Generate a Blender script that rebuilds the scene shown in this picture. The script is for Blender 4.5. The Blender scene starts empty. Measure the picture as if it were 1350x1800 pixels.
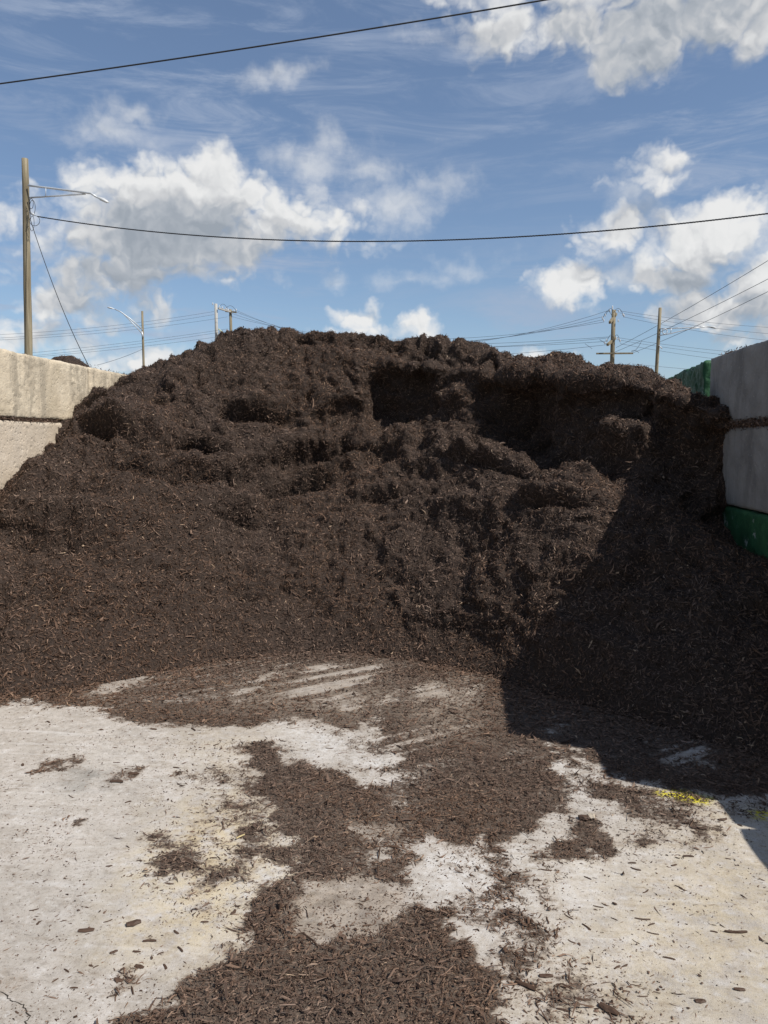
import bpy, bmesh, math, random
import numpy as np
R = math.radians
random.seed(7)
rng = np.random.default_rng(11)
sc = bpy.context.scene

# ------------------------------------------------------------------ camera
EYE = 1.70                      # height of the phone above the concrete
FPX = 1352.0                    # focal length in pixels of the 1350 x 1800 photograph
YAW = math.atan(125 / FPX)      # the bay runs along +Y, the phone is turned a little to the left of it
PITCH = math.atan(120 / FPX)
cam_d = bpy.data.cameras.new('camera')
cam_d.sensor_fit = 'VERTICAL'
cam_d.sensor_height = 24.0
cam_d.lens = 24.0 * FPX / 1800
cam_d.clip_start = 0.05
cam_d.clip_end = 3000
cam = bpy.data.objects.new('camera', cam_d)
sc.collection.objects.link(cam)
cam.location = (0, 0, EYE)
cam.rotation_euler = (R(90) - PITCH, 0, YAW)
sc.camera = cam

# ------------------------------------------------------------------ sun
SUN_TO = np.array([0.465, -0.22, 0.61])
SUN_TO = SUN_TO / np.linalg.norm(SUN_TO)
SUN_EL = math.asin(SUN_TO[2])
SUN_AZ = math.atan2(SUN_TO[0], SUN_TO[1])      # clockwise from +Y
sun_d = bpy.data.lights.new('sun', 'SUN')
sun_d.energy = 5.0
sun_d.angle = R(0.53)
sun_d.color = (1.0, 0.955, 0.89)
sun = bpy.data.objects.new('sun', sun_d)
sc.collection.objects.link(sun)
from mathutils import Vector
sun.rotation_euler = Vector(SUN_TO.tolist()).to_track_quat('Z', 'Y').to_euler()
sun.location = (20, -12, 30)

# ------------------------------------------------------------------ picture settings
sc.view_settings.view_transform = 'Standard'
sc.view_settings.look = 'None'
sc.view_settings.exposure = 0.15
sc.view_settings.gamma = 1.0
sc.view_settings.use_curve_mapping = False
sc.cycles.max_bounces = 4
sc.cycles.diffuse_bounces = 3
sc.cycles.glossy_bounces = 2
sc.cycles.caustics_reflective = False

# ------------------------------------------------------------------ world: Nishita sky and clouds by direction
fwd = np.array([-math.sin(YAW) * math.cos(PITCH), math.cos(YAW) * math.cos(PITCH), -math.sin(PITCH)])
rgt = np.array([math.cos(YAW), math.sin(YAW), 0.0])
upv = np.cross(rgt, fwd)
CAM = np.array([0.0, 0.0, EYE])

def ray(px, py):
    return fwd + rgt * ((px - 675) / FPX) + upv * ((900 - py) / FPX)

def ground_at(px, py, z=0.0):
    r = ray(px, py)
    return CAM + r * ((z - EYE) / r[2])

def at_depth(px, py, y):
    r = ray(px, py)
    return CAM + r * (y / r[1])

def az_el(px, py):
    r = ray(px, py)
    r = r / np.linalg.norm(r)
    return math.atan2(r[0], r[1]), math.asin(r[2])

world = bpy.data.worlds.new('World')
sc.world = world
world.use_nodes = True
wt = world.node_tree
wt.nodes.clear()

class NB:
    """small node-building helper"""
    def __init__(self, tree): self.t = tree
    def n(self, typ, **kw):
        nd = self.t.nodes.new(typ)
        for k, v in kw.items(): setattr(nd, k, v)
        return nd
    def put(self, sock, v):
        if isinstance(v, bpy.types.NodeSocket): self.t.links.new(v, sock)
        elif v is not None: sock.default_value = v
    def m(self, op, a, b=None, c=None, clamp=False):
        nd = self.n('ShaderNodeMath', operation=op, use_clamp=clamp)
        for i, v in enumerate((a, b, c)): self.put(nd.inputs[i], v)
        return nd.outputs[0]
    def vm(self, op, a, b=None, scale=None):
        nd = self.n('ShaderNodeVectorMath', operation=op)
        self.put(nd.inputs[0], a)
        if b is not None: self.put(nd.inputs[1], b)
        if scale is not None: self.put(nd.inputs['Scale'], scale)
        return nd.outputs['Value'] if op in ('LENGTH', 'DOT_PRODUCT', 'DISTANCE') else nd.outputs['Vector']
    def noise(self, vec, scale, detail=4, rough=0.5, dist=0.0, out='Fac'):
        nd = self.n('ShaderNodeTexNoise')
        self.put(nd.inputs['Vector'], vec)
        nd.inputs['Scale'].default_value = scale
        nd.inputs['Detail'].default_value = detail
        nd.inputs['Roughness'].default_value = rough
        nd.inputs['Distortion'].default_value = dist
        return nd.outputs[out]
    def vor(self, vec, scale, feature='F1', out='Distance'):
        nd = self.n('ShaderNodeTexVoronoi', feature=feature)
        self.put(nd.inputs['Vector'], vec)
        nd.inputs['Scale'].default_value = scale
        return nd.outputs[out]
    def ss(self, v, lo, hi, a=0.0, b=1.0):
        nd = self.n('ShaderNodeMapRange', interpolation_type='SMOOTHSTEP')
        self.put(nd.inputs['Value'], v)
        for k, x in (('From Min', lo), ('From Max', hi), ('To Min', a), ('To Max', b)): self.put(nd.inputs[k], x)
        return nd.outputs[0]
    def mix(self, f, a, b, mode='MIX'):
        nd = self.n('ShaderNodeMix', data_type='RGBA', blend_type=mode)
        self.put(nd.inputs[0], f); self.put(nd.inputs[6], a); self.put(nd.inputs[7], b)
        return nd.outputs[2]
    def ramp(self, f, stops):
        nd = self.n('ShaderNodeValToRGB')
        el = nd.color_ramp.elements
        while len(el) > 1: el.remove(el[-1])
        el[0].position = stops[0][0]; el[0].color = (*stops[0][1], 1)
        for p, c in stops[1:]:
            e = el.new(p); e.color = (*c, 1)
        self.put(nd.inputs[0], f)
        return nd.outputs[0]
    def attr(self, name, out='Fac'):
        nd = self.n('ShaderNodeAttribute', attribute_name=name)
        return nd.outputs[out]
    def mapping(self, vec, scale=(1, 1, 1), rot=(0, 0, 0), loc=(0, 0, 0)):
        nd = self.n('ShaderNodeMapping')
        self.put(nd.inputs[0], vec)
        nd.inputs['Location'].default_value = loc
        nd.inputs['Rotation'].default_value = rot
        nd.inputs['Scale'].default_value = scale
        return nd.outputs[0]

# clouds: centre, radii (photo pixels, turned into sky angles), weight
CLOUDS = [
    (310, 372, 135, 80, 1.3), (385, 350, 72, 60, 1.25), (270, 335, 46, 40, 1.0), (265, 345, 40, 40, .9), (250, 395, 120, 60, 1.0), (490, 384, 84, 50, .90), (580, 390, 56, 36, .58),
    (270, 428, 165, 42, 1.15), (215, 480, 130, 30, .74), (330, 482, 80, 22, .55),
    (1150, 45, 130, 70, 1.05), (1270, 25, 120, 62, 1.0), (1020, 50, 70, 52, .92), (1110, 105, 62, 36, .85), (1320, 50, 70, 44, .7),
    (1200, -60, 260, 70, 1.0), (870, 40, 56, 48, .66), (880, -20, 70, 50, .6),
    (1155, 318, 58, 30, .62), (1085, 408, 62, 30, .70),
    (1225, 428, 88, 46, 1.0), (1190, 482, 60, 32, .84), (1285, 405, 60, 38, .80), (1330, 395, 30, 20, .5), (1318, 370, 30, 13, .42),
    (1290, 530, 96, 36, .86), (1345, 500, 62, 52, 1.0), (1215, 545, 56, 18, .45),
    (993, 498, 42, 28, .80), (641, 562, 34, 22, .9), (652, 584, 50, 14, .6), (735, 572, 32, 16, .60),
    (135, 528, 56, 28, .70), (90, 545, 46, 18, .42), (265, 530, 38, 22, .60),
    (60, 600, 90, 24, .48), (230, 640, 70, 20, .42), (920, 622, 44, 12, .46), (1310, 600, 56, 16, .42),
]
THIN = [(200, 222, 70, 44, 1.0), (255, 195, 44, 22, .9), (140, 203, 36, 26, .7), (270, 252, 60, 28, .7), (185, 296, 34, 24, .6), (490, 139, 62, 22, .95), (440, 150, 30, 14, .5),
        (540, 276, 90, 36, .95), (625, 302, 64, 30, .8), (700, 352, 80, 38, 1.0), (775, 318, 64, 38, .85), (640, 340, 60, 30, .7), (800, 70, 60, 32, .7), (760, 55, 40, 20, .5),
        (1110, 352, 50, 34, .8), (1130, 384, 60, 28, .8), (605, 485, 36, 18, .7), (110, 445, 80, 32, .8), (60, 430, 60, 24, .5), (1180, 300, 60, 26, .7), (1060, 440, 50, 20, .6), (1100, 480, 40, 24, .6),
        (720, 490, 80, 16, .45), (860, 470, 70, 30, .4), (330, 620, 80, 26, .6), (1290, 590, 80, 26, .6)]
grp = bpy.data.node_groups.new('cloud_density', 'ShaderNodeTree')
grp.interface.new_socket('Vector', in_out='INPUT', socket_type='NodeSocketVector')
grp.interface.new_socket('Density', in_out='OUTPUT', socket_type='NodeSocketFloat')
grp.interface.new_socket('Above', in_out='OUTPUT', socket_type='NodeSocketFloat')
g = NB(grp)
gi = g.n('NodeGroupInput'); go = g.n('NodeGroupOutput')
vec = g.vm('NORMALIZE', gi.outputs[0])
warp = g.vm('SUBTRACT', g.noise(vec, 9.0, 5, 0.6, out='Color'), (0.5, 0.5, 0.5))
wv = g.vm('ADD', vec, g.vm('SCALE', warp, scale=0.085))
sx = g.n('ShaderNodeSeparateXYZ'); g.put(sx.inputs[0], wv)
azn = g.m('ARCTAN2', sx.outputs[0], sx.outputs[1])
eln = g.m('ARCSINE', sx.outputs[2])
cx = g.n('ShaderNodeCombineXYZ'); g.put(cx.inputs[0], azn); g.put(cx.inputs[1], eln)
ae = cx.outputs[0]
def bulk(coords, blobs=CLOUDS):
    best = None
    for (px, py, rx, ry, w) in blobs:
        a, e = az_el(px, py)
        a2, _ = az_el(px + rx, py); _, e2 = az_el(px, py - ry)
        ra, re = abs(a2 - a), abs(e2 - e)
        q = g.vm('MULTIPLY', g.vm('SUBTRACT', coords, (a, e, 0)), (1 / ra, 1 / re, 0))
        v = g.m('MULTIPLY_ADD', g.vm('LENGTH', q), -w * 0.72, w * 1.05)
        if best is None:
            best = v
        else:
            nd = g.n('ShaderNodeMath', operation='SMOOTH_MAX')
            g.put(nd.inputs[0], best); g.put(nd.inputs[1], v); nd.inputs[2].default_value = 0.07
            best = nd.outputs[0]
    return best
best = bulk(ae)
above = bulk(g.vm('ADD', ae, (0.012, 0.040, 0)))
g.put(go.inputs[1], above)
thin = bulk(ae, THIN)
# the same broken cumulus goes on over the rest of the sky (behind and beside the photographer)
gen = g.m('MULTIPLY', g.m('SUBTRACT', g.noise(g.mapping(vec, (1, 1, 2.2)), 3.1, 2, 0.5), 0.60), 5.0)
absaz = g.m('ABSOLUTE', g.m('ADD', azn, YAW))
outside = g.m('MAXIMUM', g.ss(absaz, 0.50, 0.70), g.ss(eln, 0.62, 0.80))
gen = g.m('ADD', gen, g.m('MULTIPLY', g.m('SUBTRACT', outside, 1.0), 6.0))
gen = g.m('MINIMUM', gen, 1.0)
best = g.m('MAXIMUM', best, gen)
best = g.m('MAXIMUM', best, -0.6)
fb = g.m('SUBTRACT', g.noise(g.mapping(vec, (1, 1, 1.25)), 11.0, 8, 0.62), 0.5)
def billow(v):
    tot = None
    for sc_, am in ((15.0, 1.0), (33.0, 0.55), (70.0, 0.32)):
        q = g.m('MULTIPLY', g.m('ABSOLUTE', g.m('SUBTRACT', g.noise(v, sc_, 0, 0.5), 0.5)), 2 * am)
        tot = q if tot is None else g.m('ADD', tot, q)
    return tot
bl0 = billow(wv)
bl1 = billow(g.vm('ADD', wv, (0.004, 0, 0.010)))
grp.interface.new_socket('Relief', in_out='OUTPUT', socket_type='NodeSocketFloat')
dens = g.m('ADD', best, g.m('ADD', g.m('MULTIPLY', fb, 1.2), g.m('MULTIPLY', g.m('SUBTRACT', bl0, 0.34), 0.80)))
g.put(go.inputs[0], g.m('SUBTRACT', dens, 0.14))
g.put(go.inputs[2], g.m('SUBTRACT', bl0, bl1))
grp.interface.new_socket('Thin', in_out='OUTPUT', socket_type='NodeSocketFloat')
g.put(go.inputs[3], g.m('ADD', thin, g.m('ADD', g.m('MULTIPLY', fb, 2.2), g.m('MULTIPLY', bl0, 0.5))))

w = NB(wt)
tc = w.n('ShaderNodeTexCoord')
vec = tc.outputs['Generated']
sky = w.n('ShaderNodeTexSky', sky_type='NISHITA')
sky.sun_disc = False
sky.sun_elevation = SUN_EL
sky.sun_rotation = SUN_AZ
sky.air_density = 1.0
sky.dust_density = 0.3
sky.ozone_density = 3.5
cg = w.n('ShaderNodeGroup'); cg.node_tree = grp
w.put(cg.inputs[0], vec)
d0, dab = cg.outputs[0], cg.outputs[1]
# the sun stands high behind the photographer: tops bright, bellies grey, small billows lit from above
rel = cg.outputs[2]
occ = w.m('ADD', w.m('MULTIPLY', w.m('MAXIMUM', dab, 0.0), 1.5), w.m('MULTIPLY', w.m('MAXIMUM', d0, 0.0), 0.10))
light = w.m('EXPONENT', w.m('MULTIPLY', occ, -1.15))
light = w.m('MULTIPLY_ADD', rel, 0.75, light, clamp=True)
ccol = w.ramp(light, [(0.0, (3.0, 3.35, 3.8)), (0.25, (3.9, 4.2, 4.6)), (0.5, (5.4, 5.5, 5.65)), (0.8, (7.0, 7.05, 7.05)), (1.0, (7.6, 7.6, 7.55))])
alpha = w.ss(d0, -0.22, 0.48)
alpha = w.m('MULTIPLY', alpha, 0.97)
alpha = w.m('MAXIMUM', alpha, w.m('MULTIPLY', w.ss(cg.outputs[3], 0.20, 1.5), 0.62))
# thin cirrus veil
cv = w.mapping(vec, (1.0, 1.0, 5.5), rot=(0.0, R(17), 0.0))
wisp = w.noise(cv, 5.5, 6, 0.66, 0.6)
big = w.noise(vec, 2.6, 2, 0.5)
veil = w.m('MULTIPLY', w.ss(wisp, 0.42, 0.74), w.ss(big, 0.25, 0.60), clamp=True)
veil = w.m('MULTIPLY_ADD', veil, 0.72, 0.10)
skyc = w.mix(veil, sky.outputs[0], (3.5, 4.15, 5.4, 1))
fin = w.mix(alpha, skyc, ccol)
bg = w.n('ShaderNodeBackground')
w.put(bg.inputs[0], fin)
bg.inputs[1].default_value = 0.10
wo = w.n('ShaderNodeOutputWorld')
wt.links.new(bg.outputs[0], wo.inputs[0])
world.cycles.sampling_method = 'MANUAL'
world.cycles.sample_map_resolution = 512

# ------------------------------------------------------------------ helpers
COL = sc.collection

def tag(o, label=None, cat=None, group=None, kind=None):
    if label: o['label'] = label
    if cat: o['category'] = cat
    if group: o['group'] = group
    if kind: o['kind'] = kind
    return o

def empty(name, loc):
    o = bpy.data.objects.new(name, None)
    o.empty_display_size = 0.2
    o.location = loc
    COL.objects.link(o)
    return o

def link(name, me, mat=None, parent=None, loc=None):
    o = bpy.data.objects.new(name, me)
    COL.objects.link(o)
    if mat is not None and len(me.materials) == 0: me.materials.append(mat)
    if parent is not None: o.parent = parent
    if loc is not None: o.location = loc
    return o

def fast_mesh(name, verts, faces, smooth=True, attrs=None):
    """verts (n,3), faces (m,k) all alike; attrs: {name: (n,) floats}"""
    verts = np.ascontiguousarray(verts, dtype=np.float32); faces = np.ascontiguousarray(faces, dtype=np.int32)
    me = bpy.data.meshes.new(name)
    m, k = faces.shape
    me.vertices.add(len(verts)); me.vertices.foreach_set('co', verts.ravel())
    me.loops.add(m * k); me.loops.foreach_set('vertex_index', faces.ravel())
    me.polygons.add(m)
    me.polygons.foreach_set('loop_start', np.arange(0, m * k, k, dtype=np.int32))
    me.polygons.foreach_set('loop_total', np.full(m, k, dtype=np.int32))
    me.polygons.foreach_set('use_smooth', np.full(m, smooth, dtype=bool))
    me.update(calc_edges=True)
    for an, av in (attrs or {}).items():
        at = me.attributes.new(an, 'FLOAT', 'POINT')
        at.data.foreach_set('value', np.ascontiguousarray(av, dtype=np.float32))
    return me

def grid_faces(nu, nv):
    i = np.arange(nu - 1)[:, None]; j = np.arange(nv - 1)[None, :]
    a = (i * nv + j).ravel()
    return np.stack([a, a + nv, a + nv + 1, a + 1], 1)

def _hash(ix, iy, iz, seed):
    h = (ix.astype(np.int64) * 374761393 + iy.astype(np.int64) * 668265263 + iz.astype(np.int64) * 2147483647 + seed * 1274126177) & 0xffffffff
    h = ((h ^ (h >> 13)) * 1274126177) & 0xffffffff
    return ((h ^ (h >> 16)) & 0xffff).astype(np.float32) / 65535.0

def vnoise(P, scale, seed=0):
    """value noise in -1..1"""
    Q = P * scale
    I = np.floor(Q).astype(np.int64); F = (Q - I).astype(np.float32)
    F = F * F * F * (F * (F * 6 - 15) + 10)
    out = 0
    for dx in (0, 1):
        wx = F[:, 0] if dx else 1 - F[:, 0]
        for dy in (0, 1):
            wy = F[:, 1] if dy else 1 - F[:, 1]
            for dz in (0, 1):
                wz = F[:, 2] if dz else 1 - F[:, 2]
                out = out + wx * wy * wz * _hash(I[:, 0] + dx, I[:, 1] + dy, I[:, 2] + dz, seed)
    return out * 2 - 1

def fbm(P, scale, octv=3, gain=0.5, seed=0):
    s, a, t = 0, 1.0, 0
    for k in range(octv):
        s = s + a * vnoise(P, scale * (2.03 ** k), seed + k * 17); t += a; a *= gain
    return s / t

def principled(name, rough=0.8, spec=0.3):
    mt = bpy.data.materials.new(name); mt.use_nodes = True
    nt = mt.node_tree
    b = NB(nt)
    bs = nt.nodes['Principled BSDF']
    bs.inputs['Roughness'].default_value = rough
    bs.inputs['Specular IOR Level'].default_value = spec
    return mt, b, bs

def bump(b, bs, height, strength=0.5, dist=0.01):
    nd = b.n('ShaderNodeBump')
    nd.inputs['Strength'].default_value = strength
    nd.inputs['Distance'].default_value = dist
    b.put(nd.inputs['Height'], height)
    b.put(bs.inputs['Normal'], nd.outputs[0])

# ------------------------------------------------------------------ materials
MAT = {}
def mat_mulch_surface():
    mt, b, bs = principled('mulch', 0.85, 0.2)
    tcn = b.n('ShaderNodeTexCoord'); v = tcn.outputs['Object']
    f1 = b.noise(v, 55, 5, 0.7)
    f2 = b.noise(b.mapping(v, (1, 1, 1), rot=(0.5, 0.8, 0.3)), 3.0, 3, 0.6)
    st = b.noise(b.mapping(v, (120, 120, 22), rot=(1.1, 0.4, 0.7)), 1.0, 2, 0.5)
    c = b.ramp(f1, [(0.3, (0.014, 0.0095, 0.007)), (0.5, (0.040, 0.027, 0.020)), (0.72, (0.080, 0.056, 0.042))])  # darker than the chips on top: shade in the gaps between them, painted in
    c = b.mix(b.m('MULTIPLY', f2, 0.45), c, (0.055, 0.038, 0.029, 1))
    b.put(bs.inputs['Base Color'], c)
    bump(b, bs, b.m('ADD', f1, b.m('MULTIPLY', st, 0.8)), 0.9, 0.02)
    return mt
def mat_chip():
    mt, b, bs = principled('bark_chips', 0.60, 0.2)
    t = b.attr('tone')
    c = b.ramp(t, [(0.0, (0.026, 0.017, 0.012)), (0.35, (0.076, 0.052, 0.039)), (0.75, (0.150, 0.106, 0.081)), (0.94, (0.22, 0.162, 0.126)),
                   (0.975, (0.21, 0.16, 0.12)), (0.992, (0.30, 0.23, 0.165)), (1.0, (0.46, 0.37, 0.27))])
    geo = b.n('ShaderNodeNewGeometry')
    n = b.noise(geo.outputs['Position'], 160, 2, 0.6)
    c = b.mix(b.m('MULTIPLY', n, 0.55), c, b.mix(1.0, c, (0.45, 0.43, 0.42, 1), 'MULTIPLY'))
    warm_mix = b.ss(b.noise(geo.outputs['Position'], 0.55, 3, 0.6), 0.40, 0.60)  # broad noise patches shift the brown from greyer to warmer
    c = b.mix(warm_mix, b.mix(1.0, c, (1.10, 1.04, 1.00, 1), 'MULTIPLY'), b.mix(1.0, c, (1.15, 0.98, 0.84, 1), 'MULTIPLY'))
    b.put(bs.inputs['Base Color'], c)
    return mt
def mat_concrete_floor():
    mt, b, bs = principled('concrete_floor', 0.82, 0.25)
    tcn = b.n('ShaderNodeTexCoord'); v = tcn.outputs['Object']
    big = b.noise(v, 0.9, 4, 0.6, 0.6)
    mid = b.noise(v, 5.0, 5, 0.65, 0.4)
    fine = b.noise(v, 160, 3, 0.7)
    grit = b.noise(v, 420, 2, 0.6)
    trow = b.noise(b.mapping(v, (1.2, 14, 1), rot=(0, 0, R(38))), 1.0, 4, 0.6, 0.8)     # trowel and scrape marks
    c = b.ramp(big, [(0.25, (0.32, 0.285, 0.243)), (0.5, (0.41, 0.37, 0.322)), (0.75, (0.475, 0.436, 0.385))])
    m2 = b.noise(v, 24, 5, 0.7, 0.3)
    m3 = b.noise(v, 75, 3, 0.65)
    c = b.mix(b.ss(mid, 0.48, 0.66, 0, 0.6), c, (0.51, 0.472, 0.43, 1))
    c = b.mix(b.ss(mid, 0.5, 0.30, 0, 0.55), c, (0.315, 0.285, 0.25, 1))
    c = b.mix(b.ss(m2, 0.51, 0.68, 0, 0.62), c, (0.25, 0.22, 0.188, 1))
    c = b.mix(b.ss(m2, 0.46, 0.32, 0, 0.45), c, (0.60, 0.58, 0.55, 1))
    c = b.mix(b.ss(m3, 0.55, 0.68, 0, 0.65), c, (0.20, 0.172, 0.145, 1))
    c = b.mix(b.ss(b.noise(v, 110, 2, 0.6), 0.66, 0.72, 0, 0.75), c, (0.10, 0.08, 0.065, 1))
    c = b.mix(b.ss(trow, 0.54, 0.74, 0, 0.42), c, (0.60, 0.58, 0.55, 1))
    c = b.mix(b.m('MULTIPLY', b.ss(fine, 0.56, 0.72), 0.40), c, (0.24, 0.215, 0.19, 1))
    c = b.mix(b.m('MULTIPLY', b.ss(grit, 0.60, 0.72), 0.30), c, (0.62, 0.60, 0.57, 1))
    sand = b.m('MULTIPLY', b.attr('sand'), b.ss(b.noise(v, 12, 5, 0.75), 0.36, 0.60))
    sgr = b.noise(v, 260, 3, 0.75)
    c = b.mix(b.m('MULTIPLY', sand, b.ss(sgr, 0.34, 0.58, 0.45, 0.95)), c, (0.55, 0.455, 0.285, 1))
    white = b.m('MULTIPLY', b.attr('chalk'), b.ss(b.noise(v, 26, 5, 0.7), 0.34, 0.62))
    c = b.mix(b.m('MULTIPLY', white, 0.7), c, (0.66, 0.65, 0.63, 1))
    smud = b.m('MULTIPLY', b.attr('smudge'), b.ss(b.noise(v, 7, 4, 0.6, 0.5), 0.25, 0.6))
    c = b.mix(b.m('MULTIPLY', smud, 0.8), c, (0.20, 0.188, 0.165, 1))
    old = b.ss(b.noise(b.mapping(v, (1.6, 4.5, 1), rot=(0, 0, R(25))), 1.0, 5, 0.7, 0.9), 0.52, 0.70)
    c = b.mix(b.m('MULTIPLY', old, 0.38), c, b.mix(1.0, c, (0.66, 0.60, 0.53, 1), 'MULTIPLY'))
    # brown film of crushed mulch and dust trodden into the concrete
    film = b.m('ADD', b.attr('cover'), b.m('ADD', b.m('MULTIPLY', b.m('SUBTRACT', b.noise(v, 34, 6, 0.75), 0.5), 1.4), b.m('MULTIPLY', b.m('SUBTRACT', b.noise(v, 9, 4, 0.7, 0.5), 0.5), 1.0)))
    film = b.m('ADD', film, b.m('MULTIPLY', b.m('SUBTRACT', b.noise(b.mapping(v, (9, 60, 1), rot=(0, 0, R(-40))), 1.0, 3, 0.6), 0.5), 0.5))
    stain = b.ss(film, -0.05, 0.45, 0.0, 0.55)
    c = b.mix(stain, c, b.mix(1.0, c, (0.62, 0.54, 0.46, 1), 'MULTIPLY'))
    film = b.ss(film, 0.30, 0.66)
    dirt = b.ramp(fine, [(0.3, (0.045, 0.032, 0.024)), (0.52, (0.092, 0.068, 0.051)), (0.72, (0.165, 0.127, 0.098))])
    c = b.mix(film, c, dirt)
    rub = b.m('MULTIPLY', b.attr('rub'), b.ss(b.noise(v, 9, 5, 0.7), 0.28, 0.52, 0.35, 1.0))
    rc = b.mix(b.ss(b.noise(v, 11, 5, 0.72, 0.4), 0.30, 0.70), (0.12, 0.090, 0.066, 1), (0.37, 0.305, 0.24, 1))
    rc = b.mix(b.m('MULTIPLY', b.ss(b.noise(v, 90, 3, 0.7), 0.5, 0.66), 0.6), rc, (0.11, 0.083, 0.064, 1))
    c = b.mix(b.m('MULTIPLY', rub, 0.85), c, rc)
    yel = b.m('MULTIPLY', b.attr('yellow'), b.ss(b.noise(v, 48, 4, 0.75), 0.44, 0.54))
    c = b.mix(yel, c, (0.60, 0.52, 0.03, 1))
    b.put(bs.inputs['Base Color'], c)
    h = b.m('ADD', b.m('MULTIPLY', fine, 0.7), b.m('ADD', b.m('MULTIPLY', mid, 1.0), b.m('MULTIPLY', grit, 0.35)))
    bump(b, bs, h, 0.55, 0.006)
    return mt
def mat_block(name, cols, stain, pit=0.0, streak=0.5):
    mt, b, bs = principled(name, 0.88, 0.2)
    tcn = b.n('ShaderNodeTexCoord'); v = tcn.outputs['Object']
    big = b.noise(v, 2.2, 4, 0.6, 0.4)
    fine = b.noise(v, 90, 4, 0.7)
    mid = b.noise(v, 14, 5, 0.65)
    run = b.noise(b.mapping(v, (4.5, 4.5, 0.8)), 1.0, 6, 0.68, 0.5)
    c = b.ramp(big, [(0.3, cols[0]), (0.5, cols[1]), (0.7, cols[2])])
    c = b.mix(b.m('MULTIPLY', b.ss(run, 0.47, 0.66), streak), c, (*stain, 1))
    c = b.mix(b.ss(mid, 0.56, 0.80, 0, 0.35), c, b.mix(1.0, c, (0.62, 0.60, 0.56, 1), 'MULTIPLY'))
    c = b.mix(b.ss(fine, 0.58, 0.74, 0, 0.4), c, b.mix(1.0, c, (0.6, 0.58, 0.55, 1), 'MULTIPLY'))
    c = b.mix(b.ss(b.noise(v, 60, 2, 0.5), 0.68, 0.75, 0, 0.5), c, (0.50, 0.47, 0.43, 1))
    c = b.mix(b.ss(b.noise(b.mapping(v, (30, 30, 6)), 1.0, 4, 0.7), 0.62, 0.72, 0, 0.5), c, b.mix(1.0, c, (1.6, 1.6, 1.6, 1), 'MULTIPLY'))
    b.put(bs.inputs['Base Color'], c)
    pits = b.ss(b.vor(v, 26, 'SMOOTH_F1'), 0.05, 0.35)
    h = b.m('ADD', b.m('MULTIPLY', fine, 0.5), b.m('ADD', b.m('MULTIPLY', mid, 1.2), b.m('MULTIPLY', pits, pit)))
    bump(b, bs, h, 0.7, 0.012)
    return mt
def mat_green(name, bright, dust):
    mt, b, bs = principled(name, 0.6, 0.3)
    tcn = b.n('ShaderNodeTexCoord'); v = tcn.outputs['Object']
    n = b.noise(v, 5, 5, 0.7)
    c = b.ramp(n, [(0.3, (0.015, 0.052, 0.020)), (0.55, (0.026, 0.092, 0.036)), (0.8, (0.05, 0.145, 0.06))])
    c = b.mix(b.ss(b.noise(v, 9, 5, 0.7, 0.8), 0.60, 0.66), c, (0.30, 0.33, 0.29, 1))
    b.put(bs.inputs['Base Color'], c)
    c = b.mix(1.0, c, (bright, bright, bright, 1), 'MULTIPLY')
    c = b.mix(b.ss(b.noise(v, 6, 6, 0.75, 0.6), 0.46, 0.66, 0, dust), c, (0.040, 0.032, 0.026, 1))
    c = b.mix(b.ss(b.noise(b.mapping(v, (22, 22, 3)), 1.0, 4, 0.7), 0.60, 0.70, 0, 0.5), c, (0.16, 0.19, 0.15, 1))
    bump(b, bs, b.noise(v, 30, 5, 0.7), 0.6, 0.015)
    return mt
def mat_wood_pole():
    mt, b, bs = principled('weathered_wood', 0.85, 0.15)
    tcn = b.n('ShaderNodeTexCoord'); v = tcn.outputs['Object']
    n = b.noise(b.mapping(v, (14, 14, 0.6)), 1.0, 5, 0.65)
    k = b.noise(b.mapping(v, (3, 3, 1.5)), 1.0, 3, 0.6)
    c = b.ramp(n, [(0.3, (0.105, 0.085, 0.055)), (0.5, (0.20, 0.168, 0.112)), (0.72, (0.31, 0.27, 0.19))])
    c = b.mix(b.ss(k, 0.55, 0.75, 0, 0.5), c, (0.16, 0.145, 0.085, 1))
    b.put(bs.inputs['Base Color'], c)
    bump(b, bs, n, 0.6, 0.02)
    return mt
def plain(name, col, rough=0.6, metal=0.0, spec=0.4, vary=0.25):
    mt, b, bs = principled(name, rough, spec)
    tcn = b.n('ShaderNodeTexCoord')
    n = b.noise(tcn.outputs['Object'], 18, 4, 0.6)
    c = b.mix(b.m('MULTIPLY', n, vary * 2), (*col, 1), tuple(x * 0.6 for x in col) + (1,))
    b.put(bs.inputs['Base Color'], c)
    bs.inputs['Metallic'].default_value = metal
    return mt
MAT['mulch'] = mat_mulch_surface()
MAT['chip'] = mat_chip()
MAT['floor'] = mat_concrete_floor()
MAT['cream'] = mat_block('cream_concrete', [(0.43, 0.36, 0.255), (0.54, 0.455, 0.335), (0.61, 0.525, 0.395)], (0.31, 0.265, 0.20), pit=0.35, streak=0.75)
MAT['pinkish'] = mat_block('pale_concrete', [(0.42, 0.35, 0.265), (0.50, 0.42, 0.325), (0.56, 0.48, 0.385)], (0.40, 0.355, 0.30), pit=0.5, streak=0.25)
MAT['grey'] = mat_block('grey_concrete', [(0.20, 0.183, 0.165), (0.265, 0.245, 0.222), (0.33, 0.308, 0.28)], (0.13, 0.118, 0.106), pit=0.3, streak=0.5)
MAT['green'] = mat_green('worn_green_paint', 0.9, 0.75)
MAT['bright_green'] = mat_green('bright_green_paint', 2.1, 0.15)
MAT['wood'] = mat_wood_pole()
MAT['galv'] = plain('galvanised_steel', (0.55, 0.57, 0.58), 0.45, 0.3)
MAT['lamp'] = plain('grey_lamp_housing', (0.58, 0.59, 0.58), 0.5, 0.1)
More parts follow.
